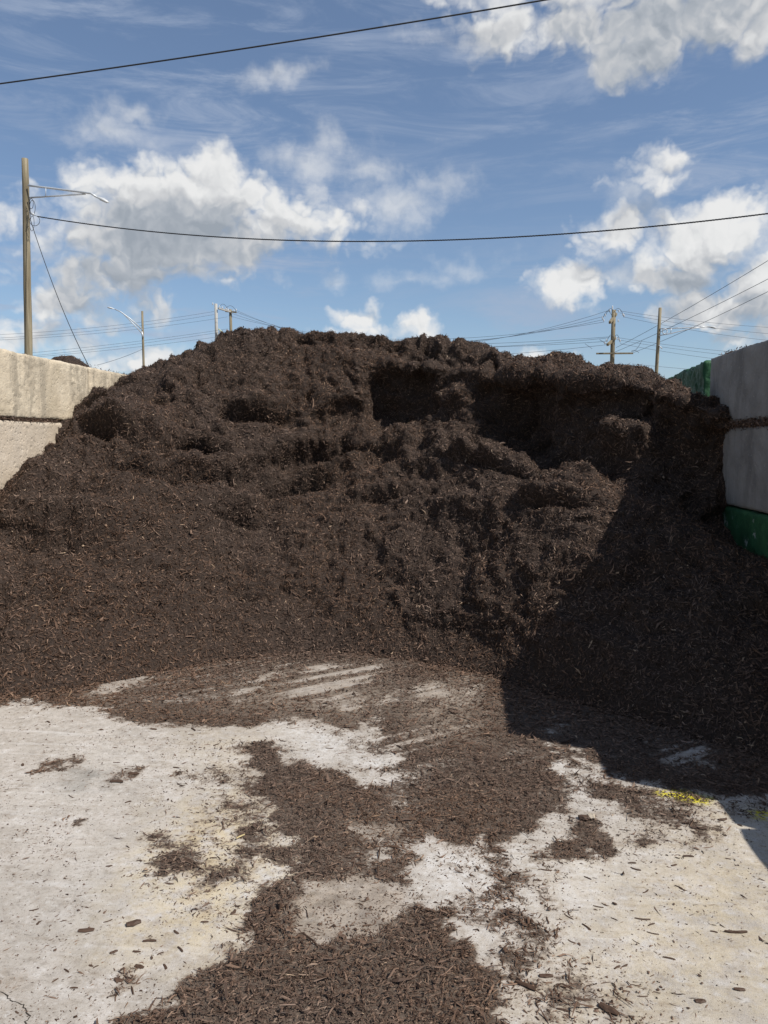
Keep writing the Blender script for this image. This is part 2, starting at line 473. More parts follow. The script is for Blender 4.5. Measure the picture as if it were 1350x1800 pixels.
MAT['wire'] = plain('black_cable', (0.022, 0.024, 0.028), 0.7)
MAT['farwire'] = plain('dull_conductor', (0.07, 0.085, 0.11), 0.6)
MAT['porcelain'] = plain('pale_insulator', (0.60, 0.61, 0.62), 0.3)
MAT['grey_pole'] = plain('grey_pole', (0.40, 0.39, 0.36), 0.8)
MAT['lens'] = plain('lamp_lens', (0.25, 0.26, 0.24), 0.2)
MAT['dirt'] = plain('yard_dirt', (0.16, 0.13, 0.105), 0.95, spec=0.1)
MAT['crack'] = plain('crack_dirt', (0.045, 0.038, 0.032), 0.95, spec=0.1)
MAT['palewood'] = plain('split_wood', (0.42, 0.36, 0.28), 0.8)
MAT['straw'] = plain('straw_splinter', (0.50, 0.40, 0.20), 0.7)

# ------------------------------------------------------------------ ground
gm = fast_mesh('ground', np.array([[-700, -300, -0.02], [700, -300, -0.02], [700, 1200, -0.02], [-700, 1200, -0.02]]), np.array([[0, 1, 2, 3]]))
tag(link('ground', gm, MAT['dirt']), 'bare dirt of the yard reaching to the horizon', kind='structure')

def poly(pts):
    return np.array([ground_at(x, y)[:2] for x, y in pts])

def sdist(P, poly_):
    """signed distance, positive inside"""
    d = np.full(len(P), 1e9); ins = np.zeros(len(P), bool)
    n = len(poly_)
    for i in range(n):
        a, b_ = poly_[i], poly_[(i + 1) % n]
        e = b_ - a; wv_ = P - a
        t = np.clip((wv_ @ e) / (e @ e + 1e-12), 0, 1)
        d = np.minimum(d, np.hypot(*(wv_ - t[:, None] * e).T))
        c1 = (a[1] <= P[:, 1]) != (b_[1] <= P[:, 1])
        xi = a[0] + (P[:, 1] - a[1]) / (e[1] if abs(e[1]) > 1e-12 else 1e-12) * e[0]
        ins ^= c1 & (P[:, 0] < xi)
    return np.where(ins, d, -d)

def sstep(x, lo, hi):
    t = np.clip((x - lo) / (hi - lo), 0, 1)
    return t * t * (3 - 2 * t)

# (outline, density, edge softness in metres)
COVER = [
    (poly([(-500, 1100), (1500, 1100), (1500, 1350), (1350, 1345), (1180, 1300), (1000, 1310), (900, 1310), (860, 1290), (760, 1285), (700, 1290), (640, 1275), (600, 1285), (560, 1270), (500, 1262),
           (440, 1268), (400, 1266), (330, 1274), (260, 1268), (200, 1254), (130, 1244), (60, 1238), (0, 1240), (-200, 1235), (-500, 1235)]), 0.98, 0.06),
    (poly([(640, 1262), (700, 1235), (760, 1215), (860, 1230), (900, 1280), (960, 1310), (1000, 1370), (1025, 1400), (1000, 1430), (940, 1452), (880, 1480), (830, 1478), (760, 1468), (700, 1500),
           (640, 1542), (560, 1530), (540, 1480), (470, 1440), (450, 1400), (438, 1360), (430, 1322), (478, 1306), (505, 1335), (580, 1345), (640, 1375), (690, 1380), (700, 1330), (650, 1300)]), 1.0, 0.045),
    (poly([(640, 1500), (720, 1500), (740, 1560), (790, 1605), (830, 1650), (850, 1700), (880, 1750), (905, 1800), (920, 1900), (200, 1900), (250, 1800), (300, 1765), (345, 1725), (385, 1690),
           (415, 1640), (440, 1592), (520, 1560), (560, 1540)]), 1.0, 0.035),
    (poly([(560, 1340), (640, 1300), (760, 1230), (850, 1260), (860, 1300), (720, 1400), (660, 1390)]), 0.62, 0.12),
    (poly([(880, 1210), (1500, 1300), (1500, 1400), (1350, 1392), (1290, 1405), (1180, 1392), (1080, 1372), (1060, 1335), (960, 1302)]), 0.90, 0.07),
    (poly([(850, 1478), (905, 1492), (935, 1560), (945, 1640), (910, 1720), (850, 1650), (822, 1570)]), 0.66, 0.08),
    (poly([(1000, 1442), (1060, 1428), (1092, 1470), (1062, 1502), (1008, 1492)]), 0.92, 0.03),
    (poly([(950, 1310), (1060, 1370), (1240, 1400), (1240, 1440), (1150, 1455), (1080, 1430), (1000, 1400)]), 0.72, 0.08),
    (poly([(1110, 1435), (1160, 1440), (1165, 1480), (1120, 1490)]), 0.50, 0.05),
    (poly([(1200, 1440), (1262, 1455), (1250, 1485), (1205, 1480)]), 0.55, 0.04),
    (poly([(325, 1362), (375, 1352), (405, 1370), (395, 1388), (340, 1388)]), 0.62, 0.03),
    (poly([(390, 1370), (450, 1330), (470, 1440), (550, 1480), (540, 1570), (440, 1590), (350, 1560), (300, 1500), (400, 1470)]), 0.40, 0.10),
    (poly([(340, 1490), (440, 1480), (450, 1510), (370, 1520)]), 0.45, 0.05),
    (poly([(112, 1452), (132, 1443), (152, 1447), (148, 1458), (120, 1462)]), 0.75, 0.012),
    (poly([(280, 1520), (300, 1506), (318, 1512), (310, 1526), (288, 1530)]), 0.75, 0.012),
    (poly([(196, 1725), (208, 1716), (222, 1722), (212, 1732)]), 0.6, 0.012),
    (poly([(55, 1340), (140, 1325), (145, 1338), (60, 1360)]), 0.48, 0.03),
    (poly([(185, 1360), (240, 1345), (245, 1362), (190, 1372)]), 0.45, 0.025),
    (poly([(255, 1467), (300, 1462), (302, 1482), (260, 1488)]), 0.52, 0.02),
    (poly([(1250, 1410), (1500, 1400), (1500, 1432), (1270, 1428)]), 0.55, 0.06),
    (poly([(880, 1740), (1000, 1700), (1100, 1790), (1100, 1900), (900, 1900)]), 0.30, 0.12),
]
BARE = [   # places scraped clear again
    (poly([(160, 1222), (200, 1190), (262, 1178), (250, 1196), (190, 1226)]), 0.9, 0.05),
    (poly([(400, 1232), (440, 1196), (500, 1170), (470, 1200), (420, 1236)]), 0.85, 0.05),
    (poly([(480, 1222), (550, 1168), (665, 1172), (640, 1215), (620, 1262), (590, 1240)]), 0.80, 0.07),
    (poly([(640, 1260), (690, 1200), (680, 1280), (640, 1310)]), 0.5, 0.05),
    (poly([(722, 1210), (770, 1198), (808, 1212), (790, 1228), (735, 1226)]), 0.70, 0.05),
    (poly([(800, 1185), (855, 1185), (845, 1225), (810, 1290), (790, 1250)]), 0.45, 0.05),
    (poly([(1170, 1300), (1250, 1290), (1260, 1352), (1185, 1350), (1120, 1312)]), 0.55, 0.07),
    (poly([(950, 1260), (1010, 1255), (1000, 1300), (950, 1290)]), 0.35, 0.05),
    (poly([(1300, 1300), (1340, 1310), (1340, 1345), (1300, 1335)]), 0.35, 0.05),
    (poly([(538, 1556), (622, 1534), (716, 1566), (702, 1612), (672, 1642), (560, 1652), (510, 1634)]), 0.95, 0.02),
    (poly([(600, 1448), (700, 1452), (725, 1470), (640, 1470)]), 0.75, 0.02),
    (poly([(640, 1300), (760, 1240), (860, 1280), (800, 1340), (740, 1400), (680, 1390)]), 0.42, 0.10),
    (poly([(200, 1200), (420, 1150), (700, 1160), (860, 1190), (860, 1260), (700, 1240), (560, 1250), (400, 1245), (200, 1240)]), 0.30, 0.08),
    (poly([(650, 1290), (715, 1285), (750, 1390), (735, 1480), (770, 1570), (700, 1560), (640, 1540), (590, 1510), (655, 1440), (650, 1380)]), 0.40, 0.06),
    (poly([(860, 1300), (960, 1310), (990, 1360), (900, 1360)]), 0.28, 0.06),
    (poly([(440, 1660), (520, 1650), (540, 1700), (470, 1720)]), 0.25, 0.05),
    (poly([(700, 1700), (780, 1690), (800, 1760), (720, 1770)]), 0.25, 0.05),
    (poly([(900, 1400), (1000, 1370), (1040, 1420), (960, 1450)]), 0.3, 0.05),
]
RUB = [(poly([(536, 1552), (622, 1532), (718, 1564), (704, 1614), (674, 1646), (560, 1656), (505, 1638)]), 0.85, 0.03),
       (poly([(590, 1444), (700, 1448), (730, 1472), (640, 1474)]), 0.9, 0.03),
       (poly([(140, 1232), (200, 1186), (270, 1172), (255, 1200), (190, 1236)]), 0.7, 0.06),
       (poly([(380, 1240), (440, 1180), (670, 1160), (700, 1230), (620, 1280)]), 0.6, 0.1),
       (poly([(700, 1230), (720, 1195), (860, 1180), (850, 1300), (740, 1300)]), 0.75, 0.1)]

def field(P, items, jit=1.0, seed=0):
    P3 = np.column_stack([P, np.zeros(len(P))])
    j = fbm(P3, 9.0, 3, 0.6, 30 + seed) * 0.085 + fbm(P3, 2.6, 2, 0.5, 60 + seed) * 0.07 + fbm(P3, 32.0, 2, 0.6, 75 + seed) * 0.035
    out = np.zeros(len(P))
    for pl, d, soft in items:
        lo, hi = pl.min(0) - 0.4, pl.max(0) + 0.4
        m = np.all((P > lo) & (P < hi), 1)
        if not m.any(): continue
        s = sdist(P[m], pl) + j[m] * jit
        out[m] = np.maximum(out[m], d * sstep(s, -soft * 2.1, soft * 1.9))
    return out

def cover_at(P):
    P3 = np.column_stack([P, np.zeros(len(P))])
    c = field(P, COVER)
    b_ = field(P, BARE, 0.5, 5)
    # the scraped places are broken by drag marks that run up to the right
    ang = R(38)
    S = np.column_stack([(P[:, 0] * math.cos(ang) + P[:, 1] * math.sin(ang)) * 0.8, (-P[:, 0] * math.sin(ang) + P[:, 1] * math.cos(ang)) * 20, np.zeros(len(P))])
    st = fbm(S, 1.0, 3, 0.5, 90)
    far = sstep(P[:, 1], 3.6, 4.2)
    b_ = np.clip(b_ * ((1 - far) + far * (0.40 + 1.0 * sstep(st, -0.35, 0.12))), 0, 1)
    br = fbm(P3, 7.0, 4, 0.65, 95)
    c = np.clip(c + (4 * c * (1 - c)) * br * 0.9, 0, 1)
    return np.clip(c - b_, 0, 1)

gx = np.unique(np.round(np.concatenate([np.linspace(-30, -3.6, 14), np.arange(-3.6, 2.7, 0.024), np.linspace(2.7, 30, 14)]), 4))
gy = np.unique(np.round(np.concatenate([np.linspace(-25, 1.7, 12), np.arange(1.7, 6.9, 0.024), np.linspace(6.9, 40, 14)]), 4))
GX, GY = np.meshgrid(gx, gy, indexing='ij')
GP = np.column_stack([GX.ravel(), GY.ravel()])
cover = cover_at(GP)
SAND = [(poly([(260, 1500), (350, 1420), (500, 1400), (560, 1500), (430, 1640), (380, 1690), (250, 1640)]), 0.85, 0.16),
        (poly([(330, 1290), (470, 1290), (470, 1480), (360, 1470)]), 0.3, 0.14),
        (poly([(1040, 1560), (1180, 1480), (1400, 1440), (1500, 1800), (1200, 1850), (930, 1760), (960, 1700)]), 0.50, 0.25),
        (poly([(1230, 1395), (1330, 1420), (1300, 1500), (1200, 1500)]), 0.5, 0.12)]
CHALK = [(poly([(640, 1330), (690, 1330), (690, 1375), (640, 1370)]), 0.8, 0.08), (poly([(500, 1270), (620, 1290), (660, 1350), (560, 1340)]), 0.8, 0.1),
         (poly([(720, 1490), (900, 1500), (960, 1640), (880, 1680), (800, 1600)]), 0.8, 0.1), (poly([(950, 1300), (1060, 1370), (1180, 1420), (1000, 1400)]), 0.7, 0.1),
         (poly([(480, 1450), (560, 1500), (540, 1560), (440, 1580)]), 0.7, 0.1), (poly([(930, 1500), (1100, 1500), (1000, 1700), (930, 1650)]), 0.4, 0.15)]
SMUDGE = [(poly([(85, 1375), (150, 1345), (200, 1355), (185, 1385), (120, 1400)]), 0.9, 0.06), (poly([(0, 1560), (150, 1540), (250, 1600), (60, 1680)]), 0.25, 0.2),
          (poly([(590, 1590), (650, 1585), (640, 1625), (590, 1630)]), 0.5, 0.06), (poly([(1180, 1740), (1350, 1640), (1380, 1800), (1200, 1820)]), 0.3, 0.2)]
YELLOW = [(poly([(1150, 1390), (1195, 1389), (1250, 1404), (1245, 1417), (1190, 1406), (1152, 1400)]), 1.0, 0.012), (poly([(1322, 1427), (1420, 1424), (1420, 1440), (1330, 1441)]), 0.95, 0.012)]
gv = np.column_stack([GP, np.zeros(len(GP))])
inz = (GX.ravel() > -5) & (GX.ravel() < 4) & (GY.ravel() > 1.5) & (GY.ravel() < 9)
gv[:, 2] = np.where(inz, fbm(gv, 1.1, 3, 0.5, 3) * 0.006, 0)
floor_me = fast_mesh('concrete_floor', gv, grid_faces(len(gx), len(gy)), True, {
    'cover': cover, 'rub': field(GP, RUB, 0.4), 'sand': field(GP, SAND, 1.5), 'chalk': field(GP, CHALK, 1.0),
    'smudge': field(GP, SMUDGE, 0.8), 'yellow': field(GP, YELLOW, 0.15)})
floor = link('concrete_floor', floor_me, MAT['floor'])
tag(floor, 'pale worn concrete floor of the bay, dusted with brown mulch', kind='structure')

def ribbon(pts, w0):
    P = np.array(pts); n = len(P)
    T = np.gradient(P, axis=0); T /= np.linalg.norm(T, axis=1)[:, None] + 1e-9
    N = np.column_stack([-T[:, 1], T[:, 0]])
    ww = w0 * (0.5 + rng.random(n))[:, None]
    zz = fbm(np.column_stack([P, np.zeros(n)]), 1.1, 3, 0.5, 3) * 0.006 + 0.0012
    V = np.concatenate([np.column_stack([P + N * ww, zz]), np.column_stack([P - N * ww, zz])])
    F = np.array([[i, i + 1, n + i + 1, n + i] for i in range(n - 1)])
    return V, F
def crack(pix, w0):
    P = np.array([ground_at(x, y)[:2] for x, y in pix])
    Q = []
    for i in range(len(P) - 1):
        for t in np.linspace(0, 1, 7)[:-1]:
            Q.append(P[i] * (1 - t) + P[i + 1] * t + rng.normal(0, 0.0035, 2))
    Q.append(P[-1])
    V, F = ribbon(Q, w0)
    return link('crack', fast_mesh('crack', V, F, False), MAT['crack'], floor)
crack([(-30, 1735), (5, 1746), (22, 1758), (40, 1768), (52, 1785), (45, 1800), (60, 1815)], 0.0015)

# ------------------------------------------------------------------ the mulch pile
# profiles (depth Y, height Z) from the toe over the loader-cut face to the crest and back, at stations across the bay
STA = [
    (-4.30, [(4.75, -.03), (5.45, .50), (6.35, 1.17), (7.30, 1.76), (7.90, 2.06), (8.45, 2.26), (8.95, 2.42), (9.7, 2.50), (11.5, 1.9)]),
    (-3.50, [(4.62, -.03), (5.40, .50), (6.25, 1.17), (7.05, 1.72), (7.65, 2.10), (8.25, 2.38), (8.85, 2.56), (9.5, 2.62), (12.0, 1.9)]),
    (-2.80, [(4.80, -.03), (5.60, .53), (6.42, 1.12), (7.05, 1.55), (7.55, 2.00), (8.10, 2.46), (8.75, 2.80), (9.4, 2.88), (12.0, 2.0)]),
    (-2.00, [(5.55, -.03), (6.30, .52), (7.05, 1.04), (7.65, 1.42), (8.00, 1.86), (8.40, 2.40), (8.85, 2.83), (9.4, 2.96), (12.0, 2.0)]),
    (-1.20, [(6.05, -.03), (6.75, .50), (7.50, 1.04), (8.15, 1.50), (8.45, 1.95), (8.65, 2.42), (8.95, 2.80), (9.5, 2.92), (12.0, 2.0)]),
    (-0.40, [(5.90, -.03), (6.60, .56), (7.40, 1.18), (8.05, 1.68), (8.48, 2.00), (8.70, 2.38), (8.72, 2.68), (9.4, 2.88), (12.0, 2.0)]),
    (0.05, [(5.66, -.03), (6.35, .60), (7.10, 1.18), (7.75, 1.68), (8.15, 1.96), (8.42, 2.32), (8.52, 2.60), (9.3, 2.80), (12.0, 1.95)]),
    (0.40, [(5.38, -.03), (6.05, .62), (6.80, 1.16), (7.40, 1.58), (7.92, 1.82), (8.24, 2.20), (8.30, 2.52), (9.2, 2.72), (12.0, 1.9)]),
    (0.76, [(5.05, -.03), (5.80, .72), (6.45, 1.20), (6.95, 1.45), (7.50, 1.66), (7.86, 2.06), (7.86, 2.42), (8.9, 2.62), (11.5, 1.85)]),
    (1.10, [(4.72, -.03), (5.55, .80), (6.15, 1.22), (6.55, 1.40), (7.08, 1.64), (7.40, 2.00), (7.40, 2.34), (8.4, 2.52), (11.0, 1.8)]),
    (1.60, [(4.25, -.03), (5.20, .70), (5.90, 1.10), (6.32, 1.27), (6.66, 1.60), (6.86, 1.98), (6.84, 2.20), (7.9, 2.33), (11.0, 1.8)]),
    (2.16, [(3.80, -.03), (4.60, .38), (5.40, .80), (6.28, 1.02), (6.42, 1.40), (6.46, 1.74), (6.30, 1.92), (7.0, 2.04), (9.5, 1.7)]),
    (2.75, [(3.70, -.03), (4.60, .38), (5.40, .80), (6.28, 1.02), (6.42, 1.40), (6.46, 1.74), (6.30, 1.92), (7.0, 2.04), (9.5, 1.6)]),
]
# knolls and bites: station x, row, radius x, radius in rows, push outwards (metres)
BLOBS = [
    (-0.70, 4.5, .42, .55, -.30), (-0.50, 5.55, .45, .35, .16), (-0.42, 4.9, .14, .4, -.12), (0.06, 4.4, .22, .7, .05), (0.66, 4.5, .34, .6, -.26), (0.98, 3.7, .20, .40, -.24), (0.45, 5.6, .3, .3, .10), (1.05, 5.8, .40, .35, .10), (-3.25, 1.95, .5, .16, .16), (-3.2, 1.62, .5, .14, -.15), (-1.2, 2.6, .5, .2, .10), (-0.6, 2.35, .5, .15, -.08), (0.1, 1.9, .5, .2, .08), (-2.2, 2.45, .35, .3, .10), (-3.7, 2.9, .3, .4, .10), (-2.5, 5.1, .2, .7, -.12), (-1.3, 5.6, .3, .3, .1), (0.9, 2.4, .5, .4, .08), (-0.3, 1.5, .6, .4, .06), (0.3, 3.55, .16, .3, -.12), (1.75, 3.1, .25, .35, -.08),
    (-1.50, 3.15, .40, .30, -.28), (-1.75, 3.75, .42, .38, .14), (-2.05, 2.9, .24, .25, -.10), (-2.95, 3.5, .50, .50, .22), (-3.0, 2.85, .42, .24, -.20), (-2.35, 3.15, .26, .3, .20), (-2.3, 2.72, .28, .16, -.20), (-3.7, 2.35, .3, .25, .14), (-2.9, 2.3, .4, .2, .12),
    (-3.45, 3.9, .40, .5, .12), (-2.35, 3.6, .28, .5, -.16), (-2.0, 4.7, .45, .45, .12), (-1.65, 4.2, .22, .6, -.12), (-2.55, 6.0, .40, .4, .10),
    (-1.2, 4.8, .35, .5, .10), (1.42, 4.35, .22, .50, .30), (1.30, 4.9, .14, .3, .10), (1.66, 4.4, .10, .3, .10), (1.25, 3.4, .15, .25, -.08), (1.1, 2.95, .22, .35, .12), (0.2, 3.0, .45, .45, .10), (-0.35, 3.3, .10, .35, -.16),
    (-0.95, 1.9, .50, .8, .15), (-1.80, 1.7, .22, 1.3, -.13), (0.4, 2.1, .5, .5, .05), (-0.9, 2.95, .4, .25, -.07),
    # slump folds: a brow with a bite below it
    (-1.52, 2.66, .32, .17, -.50), (-1.36, 3.02, .42, .17, .26), (-2.83, 2.60, .34, .09, -.28), (-2.86, 2.88, .42, .18, .20), (-2.50, 3.32, .20, .09, -.26), (-2.50, 3.58, .26, .15, .17),
    (-2.00, 1.98, .18, .10, -.20), (-2.00, 2.26, .24, .14, .15), (-3.35, 3.15, .22, .10, -.18), (-3.30, 3.4, .28, .15, .14), (-1.15, 3.25, .16, .12, -.18), (0.25, 2.62, .4, .08, -.12), (0.25, 2.8, .45, .12, .10),
    (-0.75, 2.02, .35, .07, -.12), (-0.75, 2.2, .4, .12, .09), (0.75, 1.85, .25, .07, -.12), (0.75, 2.05, .3, .12, .10), (-2.1, 4.3, .25, .12, -.20), (-2.1, 4.6, .35, .18, .12),
]

def catmull(p0, p1, p2, p3, t):
    return 0.5 * (2 * p1 + (p2 - p0) * t + (2 * p0 - 5 * p1 + 4 * p2 - p3) * t * t + (3 * p1 - p0 - 3 * p2 + p3) * t ** 3)

def build_pile_surface():
    xs = np.array([s[0] for s in STA]); T = np.array([s[1] for s in STA])     # (ns, rows, 2)
    X = np.arange(-4.28, 2.70, 0.0165)
    rows = T.shape[1]
    # across
    k = np.clip(np.searchsorted(xs, X) - 1, 0, len(xs) - 2)
    t = ((X - xs[k]) / (xs[k + 1] - xs[k]))[:, None, None]
    g_ = lambda i: T[np.clip(i, 0, len(xs) - 1)]
    A = catmull(g_(k - 1), g_(k), g_(k + 1), g_(k + 2), t)                   # (nx, rows, 2)
    # along: denser where the profile is long in view
    seg = [62, 62, 52, 46, 44, 40, 40, 16]
    rp = np.concatenate([np.linspace(i, i + 1, n, endpoint=False) for i, n in enumerate(seg)] + [[rows - 1.0]])
    i = np.clip(np.floor(rp).astype(int), 0, rows - 2); tt = (rp - i)[None, :, None]
    h_ = lambda j: A[:, np.clip(j, 0, rows - 1)]
    S = catmull(h_(i - 1), h_(i), h_(i + 1), h_(i + 2), tt)
    V = np.empty((len(X), len(rp), 3))
    V[..., 0] = X[:, None]; V[..., 1] = S[..., 0]; V[..., 2] = S[..., 1]
    def normals(V):
        du = np.gradient(V, axis=0); dv = np.gradient(V, axis=1)
        n = np.cross(du, dv); return n / (np.linalg.norm(n, axis=2, keepdims=True) + 1e-9)
    N = normals(V)
    RP = np.broadcast_to(rp[None, :], V.shape[:2])
    XX = V[..., 0]
    fade = sstep(RP, 0.0, 0.8)                       # the toe lies flat on the concrete
    disp = np.zeros(V.shape[:2])
    for bx, br, rx, rr, am in BLOBS:
        disp += am * np.exp(-(((XX - bx) / rx) ** 2 + ((RP - br) / rr) ** 2) * 1.2)
    P = V.reshape(-1, 3)
    cliff = (sstep(RP, 2.0, 3.2) * 0.9 + 0.25).ravel()
    wr = P + np.column_stack([fbm(P, 1.7, 2, 0.5, 201), fbm(P, 1.7, 2, 0.5, 202), fbm(P, 1.7, 2, 0.5, 203)]) * 0.16
    lump = 1 - np.abs(fbm(wr, 1.5, 2, 0.5, 5)) * 2.4        # rounded clods with creases between
    lump2 = 0.5 - np.abs(fbm(wr, 3.9, 2, 0.5, 9)) * 2.0
    wq = wr + np.column_stack([fbm(P, 6, 2, 0.5, 211), fbm(P, 6, 2, 0.5, 212), fbm(P, 6, 2, 0.5, 213)]) * 0.07
    pits = np.clip(vnoise(wq, 5.5, 14) - 0.30, 0, 1) + np.clip(vnoise(wq, 10.5, 18) - 0.35, 0, 1) * 0.6
    rag = 0.35 + 0.65 * sstep(fbm(P, 0.9, 2, 0.5, 231), -0.25, 0.3)
    cliff = np.maximum(cliff, 0.34 * rag)
    d = (lump - 0.45) * 0.085 * cliff + lump2 * 0.050 * cliff + fbm(wq, 8.0, 2, 0.55, 13) * 0.032 * (0.4 + 0.6 * cliff) + vnoise(wq, 19, 15) * 0.018 + vnoise(P, 41, 16) * 0.012
    d -= pits * 0.15 * (0.25 + 0.75 * cliff)
    # slumped ledges: flat treads with short steep fronts
    def ledge(scale, seed, k, a_=0.34, b_=0.66):
        t = fbm(wq * np.array([1, 1, 1.3]), scale, 3, 0.5, seed) * k + 50
        f = np.floor(t)
        return f + sstep(t - f, a_, b_) - 50
    low = 1 - 0.35 * sstep(RP, 3.0, 4.0).ravel()
    d += ledge(1.3, 301, 3.0) * 0.040 * (0.3 + 0.7 * rag) * low + ledge(4.2, 311, 4.0) * 0.012 * low
    # slide furrows on the loose talus
    fur = np.column_stack([P[:, 0] * 3.2 + P[:, 2] * 0.9, P[:, 2] * 0.7, P[:, 1] * 0.3])
    d += fbm(fur, 1.0, 2, 0.5, 44) * 0.05 * (1 - sstep(RP, 2.4, 3.4).ravel())
    disp = (disp + d.reshape(disp.shape)) * fade - (1 - fade) * 0.0
    disp = np.where(RP < 7.2, disp, disp * np.clip(8 - RP, 0, 1))
    V = V + N * disp[..., None]
    # the toe thins out raggedly
    V[..., 2] += (vnoise(V.reshape(-1, 3), 7, 21).reshape(disp.shape) * 0.03) * (1 - fade)
    return V, rp

PV, PR = build_pile_surface()
nu, nv_ = PV.shape[:2]
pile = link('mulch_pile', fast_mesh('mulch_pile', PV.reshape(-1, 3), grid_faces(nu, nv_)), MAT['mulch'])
tag(pile, 'huge dark brown heap of shredded bark mulch filling the bay between the block walls', 'mulch pile')

# ------------------------------------------------------------------ chips (stuff): thousands of splinters as real geometry
def orth(N, ang):
    """random tangent and bitangent for normals N"""
    a = np.where(np.abs(N[:, 2:3]) > 0.9, np.array([[1.0, 0, 0]]), np.array([[0, 0, 1.0]]))
    U = np.cross(a, N); U /= np.linalg.norm(U, axis=1)[:, None]
    W = np.cross(N, U)
    c, s = np.cos(ang)[:, None], np.sin(ang)[:, None]
    return U * c + W * s, W * c - U * s

def tones(n, pale=0.012, lift=0.0):
    t = np.clip(rng.beta(1.5, 1.9, n) + lift, 0, 0.96)
    k = rng.random(n) < pale
    t[k] = 0.965 + 0.035 * rng.random(k.sum())
    return t

def splinters(P, N, L, Wd, Th, tilt):
    """thin splinters pointed at both ends with three corners between, 6 triangles each"""
    n = len(P)
    N = N + rng.normal(0, 1, (n, 3)) * tilt[:, None]
    N /= np.linalg.norm(N, axis=1)[:, None]
    D, B = orth(N, rng.random(n) * 2 * np.pi)
    D = D + N * (rng.normal(0, 1, n) * tilt * 0.8)[:, None]
    D /= np.linalg.norm(D, axis=1)[:, None]
    sh = rng.uniform(-0.30, 0.30, (n, 3)) * L[:, None]
    bow = (rng.normal(0, 0.07, n) * L)[:, None]
    sk = (rng.normal(0, 0.10, n) * L)[:, None]
    V = np.empty((n, 5, 3))
    V[:, 0] = P - D * (L / 2)[:, None] + N * bow + B * sk
    V[:, 1] = P + D * (L / 2)[:, None] + N * bow + B * sk
    V[:, 2] = P + B * (Wd / 2)[:, None] + D * sh[:, 0:1]
    V[:, 3] = P + N * (Th * 0.7)[:, None] + B * (Wd * rng.uniform(-.3, .3, n))[:, None] + D * sh[:, 1:2]
    V[:, 4] = P - B * (Wd / 2)[:, None] + D * sh[:, 2:3]
    base = np.array([[0, 3, 2], [0, 4, 3], [0, 2, 4], [1, 2, 3], [1, 3, 4], [1, 4, 2]])
    F = (np.arange(n)[:, None, None] * 5 + base[None]).reshape(-1, 3)
    return V.reshape(-1, 3), F

def slivers(P, N, L, Wd, Th, tilt):
    """bent strips with broken ends (three rings of three corners), 14 triangles each"""
    n = len(P)
    N = N + rng.normal(0, 1, (n, 3)) * tilt[:, None]
    N /= np.linalg.norm(N, axis=1)[:, None]
    D, B = orth(N, rng.random(n) * 2 * np.pi)
    V = np.empty((n, 9, 3))
    bow = rng.normal(0, 0.10, n) * L; side = rng.normal(0, 0.10, n) * L
    for r, s in enumerate((-0.5, rng.uniform(-0.18, 0.18, n), 0.5)):
        c = P + D * (L * s)[:, None]
        if r == 1: c = c + N * np.abs(bow)[:, None] + B * side[:, None]
        wd = Wd * (rng.uniform(0.25, 0.95, n) if r != 1 else 1.0); th = Th * (rng.uniform(0.4, 1.0, n) if r != 1 else 1.0)
        for q, (a, b_) in enumerate(((1, -1), (0.15, 1), (-1, -0.6))):
            V[:, r * 3 + q] = c + B * (wd * a / 2)[:, None] + N * (th * b_ / 2)[:, None] + D * (rng.uniform(-0.12, 0.12, n) * L)[:, None]
    q = []
    for r in (0, 3):
        for k in range(3):
            a_, b_, c_, d_ = r + k, r + (k + 1) % 3, r + 3 + (k + 1) % 3, r + 3 + k
            q += [[a_, b_, c_], [a_, c_, d_]]
    q += [[2, 1, 0], [6, 7, 8]]
    F = (np.arange(n)[:, None, None] * 9 + np.array(q)[None]).reshape(-1, 3)
    return V.reshape(-1, 3), F

# --- on the pile
def sample_pile(n):
    a = PV[:-1, :-1]; b_ = PV[1:, :-1]; c = PV[:-1, 1:]
    cr = np.cross(b_ - a, c - a); ar = np.linalg.norm(cr, axis=2)
    wgt = ar.copy()
    rr = 0.5 * (PR[:-1] + PR[1:])
    wgt *= np.where(rr > 7.3, 0.15, 1.0)[None, :]
    wgt *= np.where((a[..., 0] < -4.05) | (a[..., 0] > 2.22), np.where(a[..., 1] > 6.4, 0.6, 0.05), 1.0)
    wgt *= np.clip(a[..., 1] / 5.5, 0.8, 1.2) ** -1
    p = (wgt / wgt.sum()).ravel()
    idx = rng.choice(len(p), n, p=p)
    i, j = np.unravel_index(idx, wgt.shape)
    u, v = rng.random(n)[:, None], rng.random(n)[:, None]
    P = PV[i, j] * (1 - u) * (1 - v) + PV[i + 1, j] * u * (1 - v) + PV[i, j + 1] * (1 - u) * v + PV[i + 1, j + 1] * u * v
    N = cr[i, j] / (ar[i, j][:, None] + 1e-12)
    return P, N, rr[j]
n = 215000
P, N, rrow = sample_pile(n)
L = np.clip(rng.lognormal(math.log(0.027), 0.55, n), 0.008, 0.13)
Wd = np.clip(rng.lognormal(math.log(0.0060), 0.45, n), 0.0025, 0.024)
V, F = splinters(P + N * (rng.random(n) ** 1.6 * 0.016)[:, None], N, L, Wd, Wd * rng.uniform(0.35, 0.8, n), rng.uniform(0.06, 0.52, n))
bc = link('bark_chips', fast_mesh('bark_chips', V, F, False, {'tone': np.repeat(tones(n), 5)}), MAT['chip'], pile)
tag(bc, kind='stuff')

